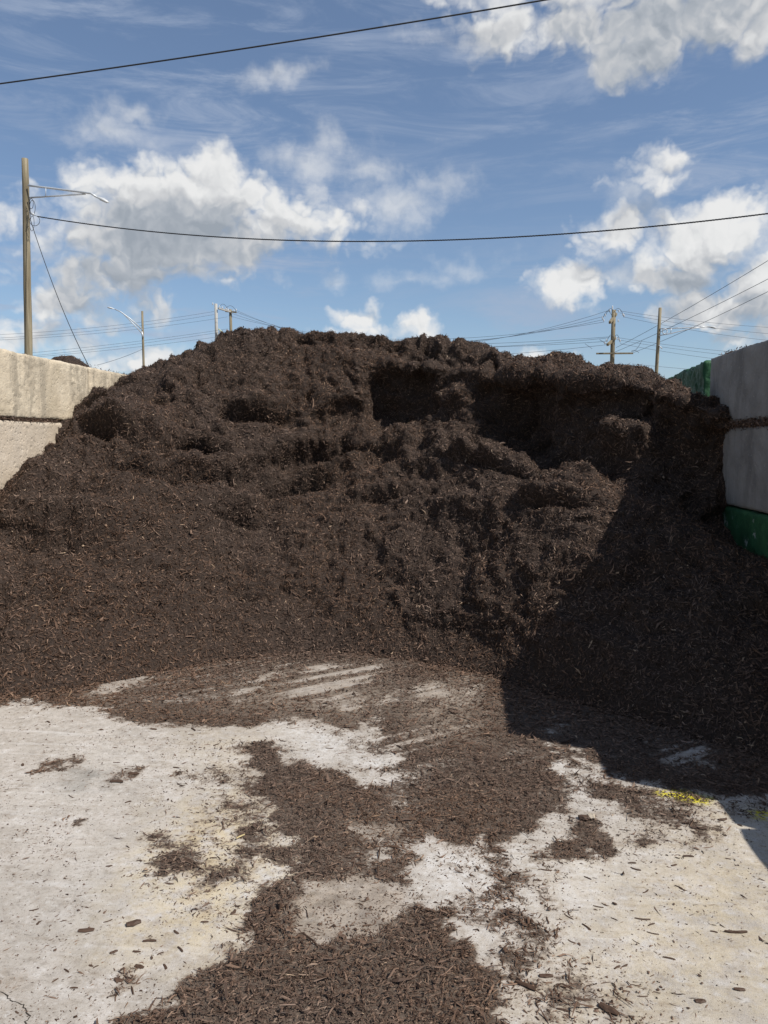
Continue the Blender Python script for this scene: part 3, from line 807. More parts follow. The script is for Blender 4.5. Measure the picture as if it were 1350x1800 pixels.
# --- litter over the concrete
def litter_points(n_try, lo, hi, fn):
    Q = np.column_stack([rng.uniform(lo[0], hi[0], n_try), rng.uniform(lo[1], hi[1], n_try)])
    return Q[rng.random(n_try) < fn(Q)]
def in_view(Q, margin=0.25):
    s = Q[:, 1:2] * 0 + Q[:, :1] / Q[:, 1:2]
    return (np.abs(s[:, 0] + YAW) < 0.5 + margin / Q[:, 1])
def place_litter(Q, lmed, wmed, lift, tiltr, kind):
    n = len(Q)
    P3 = np.column_stack([Q, np.zeros(n)])
    z = fbm(P3, 1.1, 3, 0.5, 3) * 0.006
    L = np.clip(rng.lognormal(math.log(lmed), 0.60, n), 0.005, 0.12); Wd = np.clip(rng.lognormal(math.log(wmed), 0.5, n), 0.0016, 0.020)
    Th = Wd * rng.uniform(0.3, 0.7, n)
    P3[:, 2] = z + Th * 0.5 + lift(Q) * rng.random(n) ** 1.5
    N = np.tile([[0, 0, 1.0]], (n, 1))
    tl = rng.uniform(*tiltr, n)
    if kind == 'sliver': return slivers(P3, N, L, Wd, Th, tl), n
    return splinters(P3, N, L, Wd, Th, tl), n
lift_cov = lambda Q: 0.018 * cover_at(Q) ** 2
Qn = litter_points(150000, (-2.3, 1.75), (1.9, 4.1), lambda Q: np.where(in_view(Q), np.clip(cover_at(Q) * 1.25, 0, 1) ** 1.5 * np.clip(5.2 / Q[:, 1] - 0.85, 0.30, 1), 0))
Qn = Qn[:21000]
(Vn, Fn), k1 = place_litter(Qn, 0.0165, 0.0031, lift_cov, (0.05, 0.35), 'sliver')
Qf = litter_points(160000, (-3.4, 3.3), (2.4, 6.3), lambda Q: np.where(in_view(Q), np.clip(cover_at(Q) * 1.25, 0, 1) ** 1.5, 0) * sstep(Q[:, 1], 3.2, 4.2))
Qf = Qf[:36000]
(Vf, Ff), k2 = place_litter(Qf, 0.026, 0.0055, lift_cov, (0.05, 0.35), 'splinter')
# scattered crumbs over the bare concrete, thinning out away from the heap
def sparse(Q):
    c = cover_at(Q); P3 = np.column_stack([Q, np.zeros(len(Q))])
    near = field(Q, [(pl, d, 0.38) for pl, d, s in COVER], 0.5)
    return np.where(in_view(Q) & (c < 0.5), 0.085 + 1.0 * near ** 1.2 * sstep(fbm(P3, 5, 2, 0.5, 71), -0.3, 0.5), 0)
Qs = litter_points(40000, (-3.4, 1.75), (2.3, 5.4), sparse)[:16000]
(Vs, Fs), k3 = place_litter(Qs, 0.013, 0.0040, lambda Q: 0, (0.02, 0.15), 'splinter')
Qt = litter_points(70000, (-2.3, 1.75), (1.9, 4.2), sparse)[:26000]
(Vt, Ft), k4 = place_litter(Qt, 0.0062, 0.0028, lambda Q: 0, (0.02, 0.15), 'splinter')
Qc = litter_points(150000, (-2.3, 1.75), (1.9, 4.6), lambda Q: np.where(in_view(Q), np.clip(cover_at(Q) * 1.3, 0, 1), 0))[:36000]
(Vc, Fc), k5 = place_litter(Qc, 0.0085, 0.0026, lift_cov, (0.05, 0.3), 'splinter')
Qx = litter_points(110000, (-3.6, 2.2), (3.7, 6.6), lambda Q: np.where(in_view(Q), np.clip(cover_at(Q) * 1.2, 0, 1) ** 1.5, 0) * sstep(Q[:, 1] - np.interp(Q[:, 0], [s_[0] for s_ in STA], [s_[1][0][0] for s_ in STA]), -1.0, 0.0))[:30000]
(Vx, Fx), k6 = place_litter(Qx, 0.030, 0.0066, lambda Q: 0.03 * sstep(Q[:, 1] - np.interp(Q[:, 0], [s_[0] for s_ in STA], [s_[1][0][0] for s_ in STA]), -0.5, 0.0), (0.05, 0.45), 'splinter')
# mulch caught in the joints and on the tops of the block walls
def strip(n, x, y0, y1, z, sx_, sz_):
    return np.column_stack([np.full(n, x) + rng.normal(0, sx_, n), rng.uniform(y0, y1, n), z + rng.normal(0, sz_, n)])
jp = np.concatenate([strip(2600, 2.158, 5.0, 6.75, 1.852, 0.022, 0.015), strip(1300, -4.02, 6.2, 7.5, 1.925, 0.014, 0.010), strip(260, -4.02, 6.2, 6.7, 1.283, 0.012, 0.008),
                     strip(500, 2.26, 6.1, 6.7, 2.428, 0.05, 0.004), strip(500, -4.20, 8.0, 9.6, 2.552, 0.10, 0.008)])
nj = len(jp)
Nj = rng.normal(0, 1, (nj, 3)); Nj[:, 2] = np.abs(Nj[:, 2]) + 0.6; Nj /= np.linalg.norm(Nj, axis=1)[:, None]
Vj, Fj = splinters(jp, Nj, np.clip(rng.lognormal(math.log(0.026), 0.4, nj), 0.008, 0.06), np.full(nj, 0.008), np.full(nj, 0.005), np.full(nj, 0.2))
def merge(parts):
    vs, fs, ts, o = [], [], [], 0
    for V, F, n, vp in parts:
        if F.shape[1] == 4: F = np.concatenate([F[:, [0, 1, 2]], F[:, [0, 2, 3]]])
        vs.append(V); fs.append(F + o); o += len(V); ts.append(np.repeat(tones(n, 0.010, 0.10), vp))
    return np.concatenate(vs), np.concatenate(fs), np.concatenate(ts)
V, F, T_ = merge([(Vn, Fn, k1, 9), (Vf, Ff, k2, 5), (Vs, Fs, k3, 5), (Vt, Ft, k4, 5), (Vc, Fc, k5, 5), (Vx, Fx, k6, 5), (Vj, Fj, nj, 5)])
lit = link('mulch_litter', fast_mesh('mulch_litter', V, F, False, {'tone': T_}), MAT['chip'])
tag(lit, 'shredded brown mulch strewn over the concrete and caught in the wall joints', 'mulch', kind='stuff')

# ------------------------------------------------------------------ block walls
def block_mesh(name, L, W, H, res, seed, rough=0.008, edge=0.035, pitted=0.0):
    """cast concrete block, origin at the middle of its base, long side along Y, with worn edges"""
    nx, ny, nz = max(3, int(W / res)), max(4, int(L / res)), max(4, int(H / res))
    ax = [np.linspace(-W / 2, W / 2, nx + 1), np.linspace(-L / 2, L / 2, ny + 1), np.linspace(0, H, nz + 1)]
    vs, fs, o = [], [], 0
    for k in range(3):
        u, v = [q for q in range(3) if q != k]
        U, Vv = np.meshgrid(ax[u], ax[v], indexing='ij')
        for side in (0, 1):
            P = np.empty((U.size, 3)); P[:, u] = U.ravel(); P[:, v] = Vv.ravel(); P[:, k] = ax[k][-1 if side else 0]
            f = grid_faces(len(ax[u]), len(ax[v]))
            if (side == 0) != (k == 1): f = f[:, ::-1]
            vs.append(P); fs.append(f + o); o += len(P)
    P = np.concatenate(vs); F = np.concatenate(fs)
    key = np.round(P, 5)
    _, ui, inv = np.unique(key, axis=0, return_index=True, return_inverse=True)
    P = P[ui]; F = inv.ravel()[F]
    hs = np.array([W / 2, L / 2, H / 2]); c = P - np.array([0, 0, H / 2])
    er = edge * (0.55 + 0.9 * np.abs(fbm(P + seed * 3.7, 7, 3, 0.6, seed)))[:, None]
    core = np.clip(c, -(hs - er), hs - er)
    dlt = c - core; ln = np.linalg.norm(dlt, axis=1, keepdims=True)
    mx = np.max(np.abs(dlt), axis=1, keepdims=True)
    c = core + np.where(ln > 1e-9, dlt / (ln + 1e-9) * np.minimum(er, mx), 0)
    nrm = np.where(ln > 1e-9, dlt / (ln + 1e-9), 0)
    dd = fbm(P + seed * 5.1, 4, 3, 0.55, seed + 3) * rough + fbm(P + seed, 30, 2, 0.6, seed + 5) * rough * 0.55
    if pitted:
        m = sstep(fbm(P + seed, 3.0, 2, 0.5, seed + 8), -0.15, 0.35)
        dd -= pitted * m * np.clip(fbm(P + seed, 34, 2, 0.6, seed + 9) + 0.15, 0, 1)
    c = c + nrm * dd[:, None] + np.array([0, 0, H / 2])
    return fast_mesh(name, c, F, True)

def add_block(wall, x, y0, y1, z0, h, mat, seed, label=None, res=0.05, **kw):
    L = y1 - y0 - 0.024
    o = link('concrete_block', block_mesh('concrete_block', L, 0.61, h, res, seed, **kw), mat, wall)
    o.location = (x - wall.location.x, (y0 + y1) / 2 - wall.location.y, z0)
    o.rotation_euler = (0, 0, R(random.uniform(-0.35, 0.35)))
    if label: tag(o, label)
    return o

# left wall: inner face at x = -4.0, four courses of 0.62 + joints
lw = empty('block_wall', (-4.305, 7.0, 0))
tag(lw, 'sunlit cream concrete block wall on the left of the mulch heap', 'block wall')
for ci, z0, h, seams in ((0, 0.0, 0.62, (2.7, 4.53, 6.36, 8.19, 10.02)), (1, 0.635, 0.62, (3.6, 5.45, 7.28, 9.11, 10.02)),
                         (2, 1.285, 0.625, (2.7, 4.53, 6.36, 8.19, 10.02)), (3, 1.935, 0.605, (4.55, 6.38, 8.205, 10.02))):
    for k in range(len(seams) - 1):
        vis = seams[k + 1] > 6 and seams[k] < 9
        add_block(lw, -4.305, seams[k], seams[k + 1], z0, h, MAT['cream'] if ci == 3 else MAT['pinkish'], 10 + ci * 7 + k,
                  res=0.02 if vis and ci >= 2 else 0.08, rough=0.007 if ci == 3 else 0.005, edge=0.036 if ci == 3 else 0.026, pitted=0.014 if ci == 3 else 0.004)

# right wall: inner face at x = 2.16, in shade; stepped down towards the photographer
rw = empty('block_wall', (2.465, 3.0, 0))
tag(rw, 'shaded grey concrete block wall on the right, stepped, with a green painted block near its foot', 'block wall')
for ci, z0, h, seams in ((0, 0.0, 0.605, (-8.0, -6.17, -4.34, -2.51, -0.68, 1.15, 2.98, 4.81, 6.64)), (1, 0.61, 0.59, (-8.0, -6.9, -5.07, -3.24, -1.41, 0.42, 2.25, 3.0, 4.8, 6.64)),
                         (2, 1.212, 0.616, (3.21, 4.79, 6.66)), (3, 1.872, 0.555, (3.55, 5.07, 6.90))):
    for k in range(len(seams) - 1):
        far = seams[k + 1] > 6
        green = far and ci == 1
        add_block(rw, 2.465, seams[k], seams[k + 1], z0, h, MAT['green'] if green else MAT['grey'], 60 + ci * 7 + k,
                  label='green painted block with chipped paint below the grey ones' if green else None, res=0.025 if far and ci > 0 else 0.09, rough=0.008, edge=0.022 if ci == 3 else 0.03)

def joint_fill(wall, x, y0, y1, z0, z1):
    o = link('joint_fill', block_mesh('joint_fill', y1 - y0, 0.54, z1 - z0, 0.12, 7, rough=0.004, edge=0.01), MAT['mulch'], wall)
    o.location = (x - wall.location.x, (y0 + y1) / 2 - wall.location.y, z0)
joint_fill(rw, 2.465, 3.6, 6.62, 1.815, 1.885)
joint_fill(lw, -4.305, 2.8, 9.9, 1.24, 1.30)
joint_fill(lw, -4.305, 4.6, 9.9, 1.89, 1.95)

# green wall of the next bay behind
gw = empty('block_wall', (2.85, 9.0, 0))
tag(gw, 'bright green painted block wall rising beyond the far end of the grey wall', 'block wall')
for ci in range(4):
    for k in range(2):
        o = link('concrete_block', block_mesh('concrete_block', 1.80, 0.61, 0.628, 0.03 if ci == 3 else 0.1, 130 + ci * 2 + k, rough=0.02, edge=0.035, pitted=0.03), MAT['bright_green'], gw)
        o.location = (k * 0.18, -0.1 + 1.83 * k, ci * 0.632)
        o.rotation_euler = (0, 0, R(-5.7))

# ------------------------------------------------------------------ neighbour's heap behind the left wall
def mound():
    a = np.linspace(0, 2 * np.pi, 150); r = np.linspace(0, 1, 60)
    Rr, Aa = np.meshgrid(r, a, indexing='ij')
    rad = 2.9
    X = Rr * np.cos(Aa) * rad * 1.0; Y = Rr * np.sin(Aa) * rad
    Z = 3.10 * (1 - Rr ** 1.55)
    P = np.column_stack([X.ravel(), Y.ravel(), Z.ravel()])
    P[:, 2] += (fbm(P, 1.6, 3, 0.5, 91) * 0.16 + fbm(P, 7, 2, 0.5, 92) * 0.05) * (1 - Rr.ravel() ** 4)
    return P, grid_faces(60, 150)
mp, mf = mound()
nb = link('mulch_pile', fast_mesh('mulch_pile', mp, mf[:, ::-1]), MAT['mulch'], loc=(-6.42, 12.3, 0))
tag(nb, 'second dark mulch heap whose top shows over the left block wall', 'mulch pile')
pk = rng.choice(len(mp), 9000, p=(lambda w_: w_ / w_.sum())(np.hypot(mp[:, 0], mp[:, 1]) * (mp[:, 2] > 0.9)))
pp = mp[pk] + rng.normal(0, 0.03, (9000, 3)) * [1, 1, .3]
pn = np.column_stack([mp[pk][:, :2] * 0.3, np.full(9000, 1.0)]); pn /= np.linalg.norm(pn, axis=1)[:, None]
V, F = splinters(pp, pn, np.clip(rng.lognormal(math.log(0.045), 0.4, 9000), 0.02, 0.12), np.full(9000, 0.012), np.full(9000, 0.006), np.full(9000, 0.4))
c = link('bark_chips', fast_mesh('bark_chips', V, F, False, {'tone': np.repeat(tones(9000), 5)}), MAT['chip'], nb)
tag(c, kind='stuff')

# ------------------------------------------------------------------ tubes, poles, wires
def tube(pts, rad, seg=8, caps=True):
    P = np.array(pts, float); n = len(P)
    rad = np.broadcast_to(np.asarray(rad, float), (n,))
    T = np.gradient(P, axis=0); T /= np.linalg.norm(T, axis=1)[:, None]
    ref = np.array([0, 0, 1.0]) if abs(T[:, 2]).mean() < 0.8 else np.array([0, 1.0, 0])
    U = np.cross(T, ref); U /= np.linalg.norm(U, axis=1)[:, None]
    W = np.cross(T, U)
    a = np.arange(seg) / seg * 2 * np.pi
    V = P[:, None] + rad[:, None, None] * (np.cos(a)[None, :, None] * U[:, None] + np.sin(a)[None, :, None] * W[:, None])
    V = V.reshape(-1, 3)
    F = []
    for i in range(n - 1):
        for k in range(seg):
            F.append([i * seg + k, i * seg + (k + 1) % seg, (i + 1) * seg + (k + 1) % seg, (i + 1) * seg + k])
    V = np.concatenate([V, P[:1], P[-1:]])
    c0, c1 = len(V) - 2, len(V) - 1
    for k in range(seg):
        F.append([c0, (k + 1) % seg, k, c0]); F.append([c1, (n - 1) * seg + k, (n - 1) * seg + (k + 1) % seg, c1])
    return V, F
def poly_mesh(name, V, F, smooth=True):
    me = bpy.data.meshes.new(name)
    F = [list(dict.fromkeys(f)) for f in F]
    me.from_pydata([tuple(v) for v in V], [], F)
    me.polygons.foreach_set('use_smooth', [smooth] * len(me.polygons))
    me.update()
    return me
def part_tube(name, pts, rad, mat, parent, seg=8):
    V, F = tube(pts, rad, seg)
    if parent is not None: V = V - np.array(parent.location)
    return link(name, poly_mesh(name, V, F), mat, parent)
def join_tubes(name, lst, mat, parent, seg=6):
    Vs, Fs, o = [], [], 0
    for pts, rad in lst:
        V, F = tube(pts, rad, seg); Vs.append(V); Fs += [[i + o for i in f] for f in F]; o += len(V)
    V = np.concatenate(Vs)
    if parent is not None: V = V - np.array(parent.location)
    return link(name, poly_mesh(name, V, Fs), mat, parent)
def each_tube(name, lst, mat, parent, seg=6):
    for pts, rad in lst: part_tube(name, pts, rad, mat, parent, seg)
def lerp(a, b_, n): return [np.array(a) * (1 - t) + np.array(b_) * t for t in np.linspace(0, 1, n)]
def sagging(a, b_, sag, n=26):
    a = np.array(a, float); b_ = np.array(b_, float)
    return [a * (1 - t) + b_ * t - np.array([0, 0, sag * 4 * t * (1 - t)]) for t in np.linspace(0, 1, n)]
def beam(name, a, b_, w_, h_, mat, parent):
    """squared timber from a to b"""
    a = np.array(a, float); b_ = np.array(b_, float)
    d = (b_ - a) / np.linalg.norm(b_ - a); s = np.cross(d, [0, 0, 1.0]); s /= np.linalg.norm(s); u = np.cross(s, d)
    bm = bmesh.new(); vs = []
    for p in (a, b_):
        for q, r in ((1, 1), (-1, 1), (-1, -1), (1, -1)):
            vs.append(bm.verts.new(p + s * q * w_ / 2 + u * r * h_ / 2 - np.array(parent.location)))
    for f in ((3, 2, 1, 0), (4, 5, 6, 7), (0, 1, 5, 4), (1, 2, 6, 5), (2, 3, 7, 6), (3, 0, 4, 7)): bm.faces.new([vs[i] for i in f])
    bmesh.ops.recalc_face_normals(bm, faces=bm.faces)
    bmesh.ops.bevel(bm, geom=bm.edges[:], offset=0.012, segments=1, affect='EDGES')
    me = bpy.data.meshes.new(name); bm.to_mesh(me); bm.free()
    return link(name, me, mat, parent)
def cobra_head(parent, p, d, size, drop=0.12):
    """flat street-light head at p pointing along d, with a lens below"""
    p = np.array(p, float); d = np.array(d, float); d /= np.linalg.norm(d)
    s = np.cross(d, [0, 0, 1.0]); s /= np.linalg.norm(s); u = np.cross(s, d)
    prof = [(0.0, .22, .28), (.12, .30, .40), (.30, .62, .75), (.60, 1.0, 1.0), (.85, .88, .75), (1.0, .40, .35)]
    V, F = [], []
    for x, ws, hs in prof:
        for k in range(10):
            a = k / 10 * 2 * math.pi
            V.append(p + d * x * size + s * math.cos(a) * ws * size * 0.20 + u * (max(-0.35, math.sin(a)) * hs * size * 0.13))
    for i in range(len(prof) - 1):
        for k in range(10): F.append([i * 10 + k, i * 10 + (k + 1) % 10, i * 10 + 10 + (k + 1) % 10, i * 10 + 10 + k])
    F.append(list(range(9, -1, -1))); F.append([50 + k for k in range(10)])
    V = np.array(V) - np.array(parent.location)
    h = link('lamp_head', poly_mesh('lamp_head', V, F), MAT['lamp'], parent)
    L_ = []
    for k in range(12):
        a = k / 12 * 2 * math.pi
        L_.append(p + d * size * (0.62 + 0.26 * math.cos(a)) + s * math.sin(a) * size * 0.14 - u * size * 0.052)
    L_ = np.array(L_); L2 = L_ - u * size * 0.02
    V = np.concatenate([L_, L2]) - np.array(parent.location)
    F = [[k, (k + 1) % 12, 12 + (k + 1) % 12, 12 + k] for k in range(12)] + [list(range(12)), list(range(23, 11, -1))]
    link('lens', poly_mesh('lens', V, F), MAT['lens'], h)
    return h

# ---- big wooden street-light pole on the left
Y1 = 28.0
top = at_depth(44, 279, Y1); mid = at_depth(50, 617, Y1)
foot = mid + (mid - top) * (mid[2] / (top[2] - mid[2]))
lp = empty('street_light', (foot[0], foot[1], 0))
tag(lp, 'tall weathered wooden street light pole rising behind the cream wall on the left', 'street light')
pts = lerp(foot, top, 14)
part_tube('pole', [p + np.array([random.uniform(-.012, .012), 0, 0]) for p in pts], np.linspace(0.165, 0.115, 14), MAT['wood'], lp, 14)
a0 = at_depth(50, 326, Y1 - .12); a1 = at_depth(143, 337.5, Y1 - .5); a2 = at_depth(160, 340, Y1 - .6); a3 = at_depth(170, 346.5, Y1 - .62)
part_tube('arm', lerp(a0, a1, 5) + [a2, a3], 0.036, MAT['galv'], lp)
b0 = at_depth(52, 347.5, Y1 - .12); b1 = at_depth(150, 341, Y1 - .5)
part_tube('brace', lerp(b0, b1, 3), 0.030, MAT['galv'], lp)
part_tube('strut', lerp(at_depth(80.5, 330, Y1 - .28), at_depth(80.5, 345, Y1 - .28), 2), 0.012, MAT['galv'], lp)
cobra_head(lp, at_depth(167.5, 346, Y1 - .62), at_depth(189, 355.5, Y1 - .75) - at_depth(167.5, 346, Y1 - .62), 0.62)
def loop(cx_, cy_, rx, ry, n=22, y=Y1 - .2, a0_=0.0, a1_=2 * math.pi):
    return [at_depth(cx_ + rx * math.cos(a), cy_ + ry * math.sin(a), y) for a in np.linspace(a0_, a1_, n)]
join_tubes('cable_coil', [(loop(57, 365, 5, 13), .010), (loop(61, 388, 9, 9), .009), (loop(55, 358, 3.5, 9), .010), (loop(56, 392, 4, 14, a0_=-1, a1_=2.6), .009),
                          (sagging(at_depth(52, 348, Y1 - .2), at_depth(54, 385, Y1 - .2), .05, 8), .010)], MAT['wire'], lp)
part_tube('bracket', [at_depth(52, 372, Y1 - .1), at_depth(59, 377, Y1 - .3)], 0.03, MAT['galv'], lp)

def wire(pts, rad, mat, label, group=None, seg=5, cat='wire', name='overhead_wire'):
    V, F = tube(pts, rad, seg)
    c = np.array(pts[0])
    o = link(name, poly_mesh(name, V - c, F), mat, loc=tuple(c))
    tag(o, label, cat, group)
    return o
def twisted(pts, rad, mat, label, name):
    """service cable: two insulated cores wound round a bare one, as one mesh"""
    P = np.array(pts); n = 900
    s = np.linspace(0, len(P) - 1, n); i = np.clip(s.astype(int), 0, len(P) - 2); t = (s - i)[:, None]
    Q = P[i] * (1 - t) + P[i + 1] * t
    c = Q[0]; Vs, Fs, o = [], [], 0
    for k in range(3):
        ph = np.arange(n) * 1.15 + k * 2.09
        C_ = Q + np.column_stack([np.zeros(n), np.cos(ph) * rad * .7, np.sin(ph) * rad * .7])
        V, F = tube(C_, rad * .62, 4); Vs.append(V); Fs += [[q + o for q in f] for f in F]; o += len(V)
    ob = link(name, poly_mesh(name, np.concatenate(Vs) - c, Fs), mat, loc=tuple(c))
    tag(ob, label, 'wire')
    return ob
# top cable, much nearer, and the twisted service cable below it
A = at_depth(-260, 181, 12); B = at_depth(0, 147, 12); Cc = at_depth(480, 78, 12); D_ = at_depth(960, -1, 12); E_ = at_depth(1300, -60, 12)
fit = np.polyfit([A[0], B[0], Cc[0], D_[0], E_[0]], [A[2], B[2], Cc[2], D_[2], E_[2]], 2)
xs_ = np.linspace(A[0], E_[0], 40)
run = [np.array([x, 12, np.polyval(fit, x)]) for x in xs_]
run = [run[0] + (run[0] - run[1]) * 130] + run + [run[-1] + (run[-1] - run[-2]) * 130]
wire(run, 0.0115, MAT['wire'], 'thick black cable crossing the top of the sky from lower left to upper right', seg=7)
cpx = [(59, 377.5), (150, 391), (300, 410), (450, 421), (600, 427.5), (700, 428), (850, 423), (1000, 412.5), (1150, 397), (1350, 372), (1500, 351)]
cp = [at_depth(x, y, Y1 - .3 - (x - 59) / 1441 * 6) for x, y in cpx]
xx = np.array([p[0] for p in cp]); fitz = np.polyfit(xx, [p[2] for p in cp], 3); fity = np.polyfit(xx, [p[1] for p in cp], 1)
run = [np.array([x, np.polyval(fity, x), np.polyval(fitz, x)]) for x in np.linspace(xx[0], xx[-1] + 1, 60)]
for _ in range(30): run.append(run[-1] + (run[59] - run[58]))
twisted(run, 0.0175, MAT['wire'],
        'twisted black service cable sagging right across the sky from the wooden pole', 'service_cable')
wire(sagging(at_depth(53, 385, Y1 - .2), at_depth(157, 645, 26), 0.35, 20), 0.013, MAT['wire'], 'thin black guy wire slanting down from the wooden pole to the cream wall')

# ---- second street light, further off
Y2 = 68.0
t2 = at_depth(250, 547, Y2); m2 = at_depth(252.5, 640, Y2); f2 = m2 + (m2 - t2) * (m2[2] / (t2[2] - m2[2]))
l2 = empty('street_light', (f2[0], f2[1], 0))
tag(l2, 'distant street light with a long upswept arm, left end of the heap', 'street light')
part_tube('pole', lerp(f2, t2, 5), np.linspace(.14, .10, 5), MAT['wood'], l2)
e0 = at_depth(251, 588, Y2 - .2); e1 = at_depth(225, 560, Y2 - .6); e2 = at_depth(212, 548, Y2 - .8); e3 = at_depth(202, 543.5, Y2 - .9)
part_tube('arm', [at_depth(251, 580, Y2 - .2), at_depth(230, 561, Y2 - .5), e2, e3], 0.045, MAT['galv'], l2)
part_tube('brace', [e0, at_depth(236, 571, Y2 - .4), at_depth(218, 553, Y2 - .7)], 0.04, MAT['galv'], l2)
cobra_head(l2, e3, at_depth(190, 540.5, Y2 - 1) - e3, 0.68)
part_tube('bracket', [at_depth(249, 583, Y2 - .2), at_depth(251.5, 593, Y2 - .2)], .09, MAT['galv'], l2)

# ---- twin utility pole behind the heap, left
Y3 = 74.0
def upole(name, px0, py0, px1, py1, Yd, r0, r1, mat, label, cat='utility pole'):
    t = at_depth(px0, py0, Yd); m = at_depth(px1, py1, Yd); f = m + (m - t) * (m[2] / (t[2] - m[2]))
    root = empty(name, (f[0], f[1], 0)); tag(root, label, cat)
    part_tube('pole', lerp(f, t, 6), np.linspace(r0, r1, 6), mat, root, 10)
    return root
u1 = upole('utility_pole', 379.5, 534, 380.5, 584, Y3, .19, .15, MAT['grey_pole'], 'pale grey utility pole, left one of the pair above the heap')
u2 = upole('utility_pole', 405, 544, 406, 585, Y3 + 2, .19, .14, MAT['wood'], 'shorter brown wooden utility pole beside the pale grey one')
def insulator(parent, p, r=.07, h=.22):
    V, F = [], []
    prof = [(0, .4), (.15, 1), (.3, .55), (.5, 1), (.65, .55), (.8, .9), (1, .45)]
    pts = [np.array(p) + np.array([0, 0, z * h]) for z, _ in prof]
    return part_tube('insulator', pts, [r * q for _, q in prof], MAT['porcelain'], parent, 6)
beam('crossarm', at_depth(384, 542, Y3 - .2), at_depth(405, 548, Y3 + 1.8), .14, .16, MAT['grey_pole'], u1)
for x, y in ((386, 541), (391, 543), (397, 545), (401, 546.5)): insulator(u1, at_depth(x, y, Y3))
insulator(u1, at_depth(374, 536, Y3)); 
beam('crossarm', at_depth(396, 547, Y3 + 1.7), at_depth(416, 549, Y3 + 1.9), .13, .15, MAT['wood'], u2)
for x, y in ((399, 546), (411, 548), (415, 547)): insulator(u2, at_depth(x, y, Y3 + 1.8))
each_tube('jumper_wire', [(sagging(at_depth(386, 539, Y3), at_depth(400, 543, Y3 + 1), -.35, 8), .018), (sagging(at_depth(398, 541, Y3), at_depth(414, 545, Y3 + 1), -.3, 8), .018)], MAT['farwire'], u2)
part_tube('guy_guard', [at_depth(384, 578, Y3 - .3), at_depth(392, 585, Y3 - .3)], .05, plain('pale_yellow_guard', (0.55, 0.6, 0.35), 0.6), u1)

# ---- right utility pole with double arms
Y4 = 56.0
u3 = upole('utility_pole', 1079, 545, 1076, 640, Y4, .19, .14, MAT['wood'], 'brown wooden utility pole carrying two stacked crossarms over the right of the heap')
beam('crossarm', at_depth(1072, 567, Y4 - 1.0), at_depth(1083, 552, Y4 + 1.0), .16, .18, MAT['wood'], u3)
beam('crossarm', at_depth(1068, 606, Y4 - 1.0), at_depth(1082, 594, Y4 + 1.0), .16, .18, MAT['wood'], u3)
beam('crossarm', at_depth(1048, 621.5, Y4 - .3), at_depth(1113, 621, Y4 - .3), .11, .11, MAT['wood'], u3)
for x, y in ((1059, 561), (1064, 556), (1072, 548), (1088, 549), (1095, 555), (1097, 557), (1087, 566), (1066, 600), (1063, 605), (1087, 598), (1090, 601), (1061, 577 - 12), (1083, 596)):
    insulator(u3, at_depth(x, y, Y4 - .2), .055, .16)
insulator(u3, at_depth(1076.5, 545, Y4), .06, .3)
each_tube('jumper_wire', [(sagging(at_depth(1059, 561, Y4 - .2), at_depth(1076, 556, Y4 - .2), -.45, 8), .016), (sagging(at_depth(1064, 556, Y4 - .2), at_depth(1078, 546, Y4 - .2), -.3, 8), .016),
                           (sagging(at_depth(1081, 546, Y4 - .2), at_depth(1097, 558, Y4 - .2), -.35, 8), .016), (sagging(at_depth(1067, 600, Y4 - .2), at_depth(1079, 593, Y4 - .2), -.3, 8), .016),
                           (sagging(at_depth(1081, 592, Y4 - .2), at_depth(1090, 602, Y4 - .2), -.3, 8), .016), (lerp(at_depth(1054, 597, Y4), at_depth(1068, 606, Y4), 3), .016),
                           (lerp(at_depth(1028, 604, Y4 + 4), at_depth(1041, 613, Y4 + 4), 3), .014), (sagging(at_depth(1110, 618, Y4 - .2), at_depth(1128, 599, Y4 - .2), .2, 8), .014),
                           (sagging(at_depth(1110, 617, Y4 - .2), at_depth(1123, 620, Y4 - .2), -.1, 6), .014)], MAT['farwire'], u3)

# ---- right street light
Y5 = 46.0
l3 = upole('street_light', 1160.5, 541, 1153.5, 660, Y5, .125, .09, MAT['wood'], 'slim leaning wooden street light pole with a scrolled arm, right of the crossarm pole', 'street light')
part_tube('arm', [at_depth(1160, 578, Y5 - .1), at_depth(1190, 577, Y5 - .2), at_depth(1232, 574.5, Y5 - .3), at_depth(1246, 574, Y5 - .3)], .030, MAT['galv'], l3, 6)
part_tube('brace', [at_depth(1158, 590, Y5 - .1), at_depth(1180, 586, Y5 - .2), at_depth(1215, 577.5, Y5 - .3), at_depth(1240, 574.5, Y5 - .3)], .028, MAT['galv'], l3, 6)
part_tube('scroll', loop(1168.5, 582.5, 4.3, 4.5, y=Y5 - .15), .024, MAT['galv'], l3, 6)
part_tube('strut', lerp(at_depth(1180, 577.5, Y5 - .2), at_depth(1179, 585, Y5 - .2), 2), .02, MAT['galv'], l3, 6)
cobra_head(l3, at_depth(1243, 574, Y5 - .3), at_depth(1258, 576.5, Y5 - .4) - at_depth(1243, 574, Y5 - .3), 0.52)
part_tube('bracket', [at_depth(1158, 607, Y5 - .1), at_depth(1164, 613, Y5 - .2)], .03, MAT['galv'], l3, 6)

